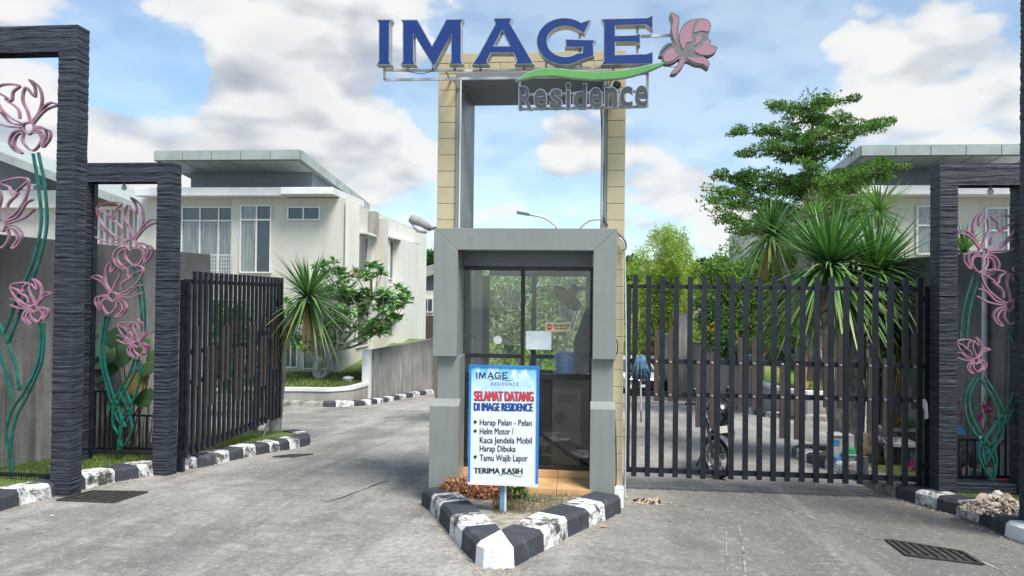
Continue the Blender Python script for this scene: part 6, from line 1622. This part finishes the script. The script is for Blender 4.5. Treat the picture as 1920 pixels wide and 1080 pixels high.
# cars far behind the gate
M_carw = plain("white_car_paint", (.74, .76, .78), .25, var=.04, coat=.6)
M_carg = plain("silver_car_paint", (.42, .45, .48), .28, .3, var=.05, coat=.6)
def car(px, py, rot, paint, label):
    p = G(px, py); p.z = gz(p.y); t = thing('parked_car', label, 'car', p, 'cars parked down the street')
    M = Matrix.Translation(p) @ Matrix.Rotation(R(rot), 4, 'Z')
    def part(fn, nm, mat, par=None, bev=0):
        mb = MB(); fn(mb); xform(mb, M); return mb.build(nm, mat, par or t, bevel=bev)
    prof = [(-2.05, .35), (-2.05, .62), (-1.95, .82), (-1.0, .98), (-.25, 1.02), (1.95, 1.0), (2.05, .7), (2.05, .32)]
    def lower(mb): mb.prism([Vector((-.84, y, z)) for y, z in prof], (1.68, 0, 0))
    part(lower, 'body', paint, bev=.06)
    cab = [(-1.05, .97), (-.35, 1.46), (1.2, 1.52), (1.9, 1.0)]
    def cabin(mb):
        lo = [(-.78, -1.05, .97), (.78, -1.05, .97), (.78, 1.9, 1.0), (-.78, 1.9, 1.0)]; hi = [(-.62, -.35, 1.46), (.62, -.35, 1.46), (.62, 1.25, 1.52), (-.62, 1.25, 1.52)]
        b = len(mb.v); mb.v += [Vector(q) for q in lo + hi]
        for q in ((4, 5, 6, 7), (0, 1, 5, 4), (1, 2, 6, 5), (2, 3, 7, 6), (3, 0, 4, 7)): mb.face([b + i for i in q])
    part(cabin, 'window', M_gdark)
    part(lambda mb: mb.box(-.64, .64, -.38, 1.28, 1.47, 1.55), 'roof', paint, bev=.03)
    for s_ in (-1, 1):
        part(lambda mb: mb.tube([(s_ * .78, -1.05, .98), (s_ * .63, -.36, 1.48)], .04, 6), 'pillar', paint)
        part(lambda mb: mb.obox((s_ * .62, -2.03, .72), (.17, -.0, 0), (0, .06, 0), (0, .02, .085)), 'headlight', M_chrome, bev=.02)
        part(lambda mb: mb.obox((s_ * .95, -.85, 1.02), (.09, 0, 0), (0, .05, 0), (0, 0, .06)), 'mirror', paint, bev=.02)
        for y in (-1.3, 1.3):
            w_ = part(lambda mb: mb.lathe([(.18, -.1), (.32, -.1), (.33, 0), (.32, .1), (.18, .1)], (s_ * .76, y, .32), 20, axis='x'), 'wheel', M_tyre)
            part(lambda mb: mb.lathe([(.2, -.105), (.2, .105)], (s_ * .76, y, .32), 14, axis='x'), 'rim', M_alloy, w_)
    part(lambda mb: mb.obox((0, -2.055, .60), (.42, 0, 0), (0, .012, 0), (0, 0, .12)), 'grille', M_black)
    part(lambda mb: mb.obox((0, -2.06, .42), (.6, 0, 0), (0, .012, 0), (0, 0, .06)), 'bumper_intake', M_black)
    part(lambda mb: mb.obox((0, -2.07, .50), (.22, 0, 0), (0, .008, 0), (0, 0, .055)), 'number_plate', M_white)
car(1185, 734, 12, M_carw, 'white car with dark windscreen half hidden by the tower pillar')
car(1223, 733, 20, M_carg, 'silver car showing behind the mop between the gate bars')

# ================================================================== bins and clutter behind the gate
def bxt(name, lab, cat, px0, py0, px1, py1, D, dep, mat, taper=0, bev=.008, par=None):
    mb = MB(); a = FY(px0, py1, D); b = FY(px1, py0, D); t_ = taper
    lo = [(a.x + t_, D + t_, a.z), (b.x - t_, D + t_, a.z), (b.x - t_, D + dep - t_, a.z), (a.x + t_, D + dep - t_, a.z)]; hi = [(a.x, D, b.z), (b.x, D, b.z), (b.x, D + dep, b.z), (a.x, D + dep, b.z)]
    k = len(mb.v); mb.v += [Vector(q) for q in lo + hi]
    for q in ((0, 3, 2, 1), (4, 5, 6, 7), (0, 1, 5, 4), (1, 2, 6, 5), (2, 3, 7, 6), (3, 0, 4, 7)): mb.face([k + i for i in q])
    o = mb.build(name, mat, par, bevel=bev)
    return o if par is not None else tag(o, lab, cat)
M_boxw = plain("scuffed_grey_white_paint", (.50, .53, .55), .7, var=.0, col2=(.22, .23, .23), scale=7)
M_bluep = plain("faded_blue_plastic", (.06, .22, .48), .5, var=.15)
M_grnp = plain("green_plastic", (.03, .33, .14), .45, var=.15)
M_orgp = plain("orange_plastic", (.62, .28, .06), .5, var=.1)
M_binp = plain("grey_bin_plastic", (.26, .29, .30), .6, var=.25)
M_tanb = plain("mottled_tan_board", (.48, .36, .24), .85, var=.0, col2=(.30, .27, .23), scale=6)
M_conc = plain("pale_concrete_slab", (.50, .50, .49), .85, var=.2, scale=8)
M_concd = plain("dark_concrete_leg", (.20, .20, .20), .9, var=.25, scale=8)
D_ = 11.4
p = FY(1573, 857, D_); t = thing('meter_box', 'scuffed grey white metal box with a blue square on the verge', 'box', p)
bxt('casing', '', '', 1559, 817, 1582, 857, D_, .22, M_boxw, par=t)
mb = MB(); a = FY(1563, 836, D_); b = FY(1574, 825, D_); mb.box(a.x, b.x, D_ - .004, D_ - .001, a.z, b.z); mb.build('blue_square', M_bluep, t)
mb = MB(); a = FY(1561, 817, D_); b = FY(1604, 815, D_ + .1); mb.box(a.x - .02, FY(1584, 817, D_).x, D_ - .02, D_ + .24, a.z + .001, a.z + .02); mb.build('lid', M_boxw, t)
bxt('stool', 'blue plastic stool under the grey white box', 'stool', 1566, 858, 1581, 892, D_ - .1, .2, M_bluep, -.01)
p = FY(1597, 891, D_); t = thing('bin', 'grey plastic bin with a pale lid beside the blue stool', 'bin', p)
bxt('casing', '', '', 1590, 856, 1604, 891, D_ - .2, .22, M_binp, .02, par=t)
mb = MB(); a = FY(1589, 855, D_ - .22); mb.box(a.x - .01, FY(1605, 855, D_ - .22).x + .01, D_ - .22, D_ + .04, a.z + .001, a.z + .02); mb.build('lid', M_boxw, t)
bxt('container', 'green plastic container standing on the grey bin', 'container', 1590, 842, 1605, 853.5, D_ - .2, .16, M_grnp)
bxt('crate', 'black and white box behind the green container', 'box', 1588, 816, 1602, 841, D_ + .15, .2, M_conc)
bxt('jerrycan', 'orange plastic can between the thick trunk and tan board', 'can', 1613, 836, 1623, 854, D_ + .05, .1, M_orgp)
bxt('perforated_post', 'slim grey perforated post before the tan board', 'post', 1619, 857, 1629, 905, 9.9, .07, plain("speckled_grey", (.36, .38, .40), .8, col2=(.06, .06, .06), scale=60), 0)
bxt('board', 'tan and grey board leaning upright by the verge', 'board', 1617, 812, 1637, 852, D_ + .3, .04, M_tanb)
# two trough tables
D_ = 11.0
p = FY(1690, 880, D_); t = thing('garden_table', 'front concrete garden table with tapered legs behind the gate', 'table', p)
mb = MB(); a = FY(1664, 838, D_); b = FY(1728, 828, D_); mb.box(a.x, b.x, D_, D_ + .55, a.z, a.z + .05); mb.build('table_top', M_conc, t, bevel=.006)
for (px, dy) in ((1668, .04), (1714, .04), (1672, .45), (1716, .45)):
    x = FY(px, 860, D_).x; zg_ = gz(D_) + .1; mb = MB(); mb.prism([(x - .05, D_ + dy, a.z - .001), (x + .06, D_ + dy, a.z - .001), (x + .035, D_ + dy, zg_), (x - .015, D_ + dy, zg_)], (0, .06, 0)); mb.build('leg', M_concd if px > 1700 else M_conc, t)
D_ = 11.7
p = FY(1700, 850, D_); t = thing('garden_table', 'rear raised concrete table carrying dry leaves and a green box', 'table', p)
mb = MB(); a = FY(1655, 809, D_); b = FY(1728, 802, D_); mb.box(a.x, b.x, D_, D_ + .4, a.z, a.z + .04); mb.build('table_top', M_conc, t, bevel=.006); ztab = a.z + .04
for px in (1664, 1712):
    x = FY(px, 830, D_).x; mb = MB(); mb.box(x - .05, x + .05, D_ + .05, D_ + .3, gz(D_) + .1, a.z - .001); mb.build('leg', M_concd, t)
bxt('box', 'green plastic box on the rear garden table', 'box', 1702, 786, 1713, 803, D_ + .1, .16, M_grnp)
mb = MB(); c = FY(1685, 798, D_ + .2); c.z = ztab + .05
clump(mb, c, .17, 260, .08, .04, .45, 0, .3); tag(mb.build('dry_leaf_heap', L_dead, tone=True), 'heap of dry brown leaves on the rear garden table', 'leaves')
mb = MB(); c = FY(1708, 864, 10.6); c.z = gz(10.6) + .18; clump(mb, c, .09, 70, .06, .04, .8); tag(mb.build('fallen_flowers', L_mag, tone=True), 'fallen magenta flowers below the front garden table', 'flowers')
# behind the right lotus frame
M_tarp = plain("red_tarpaulin", (.52, .025, .035), .45, var=.25, scale=6, bump=.5, bscale=14)
D_ = 9.55; mb = MB(); a = FY(1820, 904, D_); b = FY(1912, 889, D_); nx, nyy = 16, 6; k0 = len(mb.v)
for j in range(nyy + 1):
    for i in range(nx + 1):
        x = a.x + (b.x - a.x) * i / nx; e = math.sin(math.pi * j / nyy) ** .5 * (.55 + .45 * math.sin(math.pi * min(1, i / 6 + .1) / 2))
        mb.v.append(Vector((x, D_ - .12 + .45 * j / nyy, gz(D_) + .12 + e * .11 + .02 * mnoise.noise((i * .8, j * 1.3, 3)))))
for j in range(nyy):
    for i in range(nx): q = k0 + j * (nx + 1) + i; mb.face([q, q + 1, q + nx + 2, q + nx + 1])
tag(mb.build('folded_tarpaulin', M_tarp, smooth=True), 'folded red tarpaulin on the ground behind the right railing', 'tarpaulin')
mb = MB(); c = FY(1794, 884, 9.5); mb.tube([c + Vector((-.03, 0, .12)), c + Vector((.0, 0, .02)), c + Vector((.05, 0, -.1))], [.035, .05, .04], 8); tag(mb.build('red_bag', M_tarp, smooth=True), 'small red bag against the right stone portal post', 'bag')
mb = MB()
for i in range(6):
    q = FY(1789 + i * 1.6, 796 + i * 3.2, 9.45); mb.obox(q, (.085, 0, -.02), (0, .02, 0), (-.004, 0, .010), 0)
q = FY(1793, 806, 9.48); mb.obox(q + Vector((.05, .03, 0)), Vector((.028, 0, -.06)) * .6, (0, .012, 0), Vector((.07, 0, .02)) * .2, 0)
tag(mb.build('rack', M_bluep), 'small blue slatted rack leaning behind the right railing', 'rack')
def bottle(px, py, D, r, h, mat, cap, lab):
    p = FY(px, py, D); p.z -= h / 2; t = thing('plastic_bottle', lab, 'bottle', p); mb = MB(); mb.lathe([(r * .9, 0), (r, .02), (r, h * .62), (r * .4, h * .85), (r * .35, h * .95)], p, 14); mb.build('bottle_body', mat, t, smooth=True)
    mb = MB(); mb.lathe([(r * .42, h * .951), (r * .42, h * 1.02)], p, 10); mb.build('cap', cap, t)
bottle(1836, 842, 9.6, .06, .30, M_bluep, M_white, 'blue plastic bottle among the stems of the right lotus')
bottle(1813, 886, 9.6, .05, .22, M_boxw, M_bluep, 'small pale bottle with blue cap behind the right railing')
mb = MB(); p = FY(1838, 888, 9.65); mb.lathe([(.16, -.16), (.19, .04), (.19, .06), (.02, .07)], p, 18); tag(mb.build('bucket', M_binp, smooth=False), 'grey upturned bucket behind the right lotus stems', 'bucket')
# rubble pile on the right kerb
M_rub = mk_leaf("pale_broken_plaster", (.34, .25, .17), (.72, .64, .54), 0, .95, (.80, .77, .72))
mb = MB(); c = G(1858, 962, .14) + Vector((.17, .16, 0))
def rock(mb, p, s):
    tn_ = rnd.random(); b = len(mb.v); q = [Vector((x, y, z)) for x, y, z in ((1, 0, 0), (-1, 0, 0), (0, 1, 0), (0, -1, 0), (0, 0, 1), (0, 0, -1), (.7, .7, .3), (-.7, .6, .4), (.6, -.7, .4), (-.6, -.7, .3))]
    rt = Matrix.Rotation(rnd.uniform(0, 6), 3, 'Z') @ Matrix.Rotation(rnd.uniform(0, 6), 3, 'X'); sc = Vector((rnd.uniform(.7, 1.3), rnd.uniform(.6, 1.1), rnd.uniform(.4, .8))) * s
    for v in q: v = v * rnd.uniform(.75, 1.1); mb.v.append(p + rt @ Vector((v.x * sc.x, v.y * sc.y, v.z * sc.z)))
    import itertools
    for f in ((4, 6, 7), (4, 7, 9), (4, 9, 8), (4, 8, 6), (0, 6, 8), (2, 7, 6), (1, 9, 7), (3, 8, 9), (5, 6, 0), (5, 2, 6), (5, 7, 2), (5, 1, 7), (5, 9, 1), (5, 3, 9), (5, 8, 3), (5, 0, 8)): mb.face([b + i for i in f], 0, tn_)
for i in range(900):
    r_ = rnd.random() ** .7; an = rnd.uniform(0, 6.28); x = math.cos(an) * r_ * .36; y = math.sin(an) * r_ * .34; h = .20 * (1 - r_) ** 1.1
    rock(mb, Vector((c.x + x, c.y + y, gz(c.y + y) + .13 + h * rnd.uniform(.2, 1))), rnd.choice((.010, .013, .016, .020, .024, .030, .045)) * (1.1 - .4 * r_))
rock(mb, Vector((c.x - .14, c.y + .05, gz(c.y) + .24)), .085)
tag(mb.build('rubble_pile', M_rub, tone=True), 'heap of pale broken plaster on the right kerb', 'rubble', kind='stuff')
# drain grates
M_grate = plain("rusty_dark_grate_steel", (.075, .068, .062), .7, .4, var=.3, scale=20)
M_hole = plain("flat_hole_shade", (.006, .006, .006), .9)  # near-black colour stands for the shade down in openings
def grate(cs, n, lab):
    q = [G(*c) for c in cs]       # bars run from side 0-1 ... parallel to edge 0->1
    t = thing('drain_grate', lab, 'drain grate', (q[0] + q[2]) / 2); up = Vector((0, 0, 1))
    mb = MB(); mb.poly([p + up * .003 for p in q]); mb.build('opening_shade', M_hole, t)  # flat sheet over the road, shade of the drain painted black
    def barr(mb, a, b, w, h=.014):
        d = (b - a); nn = Vector((-d.y, d.x, 0)).normalized() * w; mb.obox((a + b) / 2 + up * h * .6, d / 2, nn, up * h * .55)
    mb = MB()
    for i in range(4): barr(mb, q[i], q[(i + 1) % 4], .016)
    mb.build('grate_frame', M_grate, t)
    for i in range(1, n):
        mb = MB(); barr(mb, q[0].lerp(q[3], i / n), q[1].lerp(q[2], i / n), .020, .010); mb.build('grate_bar', M_grate, t)
grate([(108, 939), (172, 922), (275, 924), (212, 943.5)], 7, 'rusty slotted drain grate beside the left kerb')
grate([(1701, 1043), (1662, 1013.5), (1803, 1036), (1843, 1060)], 8, 'rusty slotted drain grate near the right kerb')
grate([(512, 857.5), (545, 853.5), (586, 852.5), (552, 857)], 6, 'faint dark drain grate farther along the left kerb')
# flat dark sheet painting the shade of a broken hole by the tower foot
mb = MB(); pts = [(1186, 937), (1200, 934), (1216, 936), (1234, 934), (1241, 939), (1238, 945), (1220, 946), (1206, 944), (1190, 943)]
mb.poly([G(*p) + Vector((0, 0, .004)) for p in pts]); struct(mb.build('hole_shade', M_hole, org=(0, 0, 0)), 'flat dark sheet for the shaded broken hole in the concrete by the tower foot', 'hole')
mb = MB()
for i in range(70):
    p = G(1214 + rnd.gauss(0, 17), 941 + rnd.gauss(0, 3.4)); rock(mb, p + Vector((0, 0, .008)), rnd.choice((.008, .014, .022, .03)))
tag(mb.build('concrete_debris', M_tanb), 'broken concrete bits around the hole by the tower foot', 'debris')
# fallen leaves
for (px, py, s_, lab) in ((1124, 987, .05, 'single orange dry leaf on the road right of the island'), (92, 967, .03, 'pale scrap lying on the road near the left kerb'), (9, 991, .03, 'dark dry leaf on the road at the left edge'), (1092, 960, .035, 'small brown leaf on the right arm of the island kerb')):
    p = G(px, py, .012 if px != 1092 else .19); mb = MB(); mb.leaf(p, Vector((1, .3, .05)), s_ * 1.6, s_, None, 0, .8, .1); o = mb.build('fallen_leaf', M_orgp if px == 1124 else (M_white if px == 92 else M_bark)); tag(o, lab, 'leaf')
mb = MB(); mb.box(-.06, .06, -.06, .06, 0, .1)
mb = MB(); b0 = FY(1163, 930, 8.2); mb.box(xr1 - .18, xr1 + .012, DT - .10, DT - .004, gz(8.1) - .05, FY(1160, 914, 8.1).z); tag(mb.build('pillar_footing', M_kwc, bevel=.005), 'white painted footing block at the right tower pillar foot', 'footing')

# grit and dry bits gathered along the kerbs
mb = MB()
def grit(rings, n, side):
    for _ in range(n):
        i = rnd.randrange(0, len(rings) - 1); a, b = rings[i][1], rings[i + 1][1]; q = a.lerp(b, rnd.random()); d = (rings[i][3] - rings[i][1]); d.z = 0; d.normalize()
        p = q - d * abs(rnd.gauss(.03, .10)); p.z = gz(p.y) + .004; rock(mb, p, rnd.choice((.004, .006, .008, .012)))
grit(LR[1:18], 260, 1); grit(RR[:12], 240, 1); grit(IR, 260, 1)
for _ in range(260):
    p = G(rnd.uniform(0, 1920), rnd.uniform(860, 1078)); rock(mb, p + Vector((0, 0, .003)), rnd.choice((.004, .005, .007)))
tag(mb.build('road_grit', M_tanb), 'loose grit scattered on the road along the kerbs', 'grit', kind='stuff')
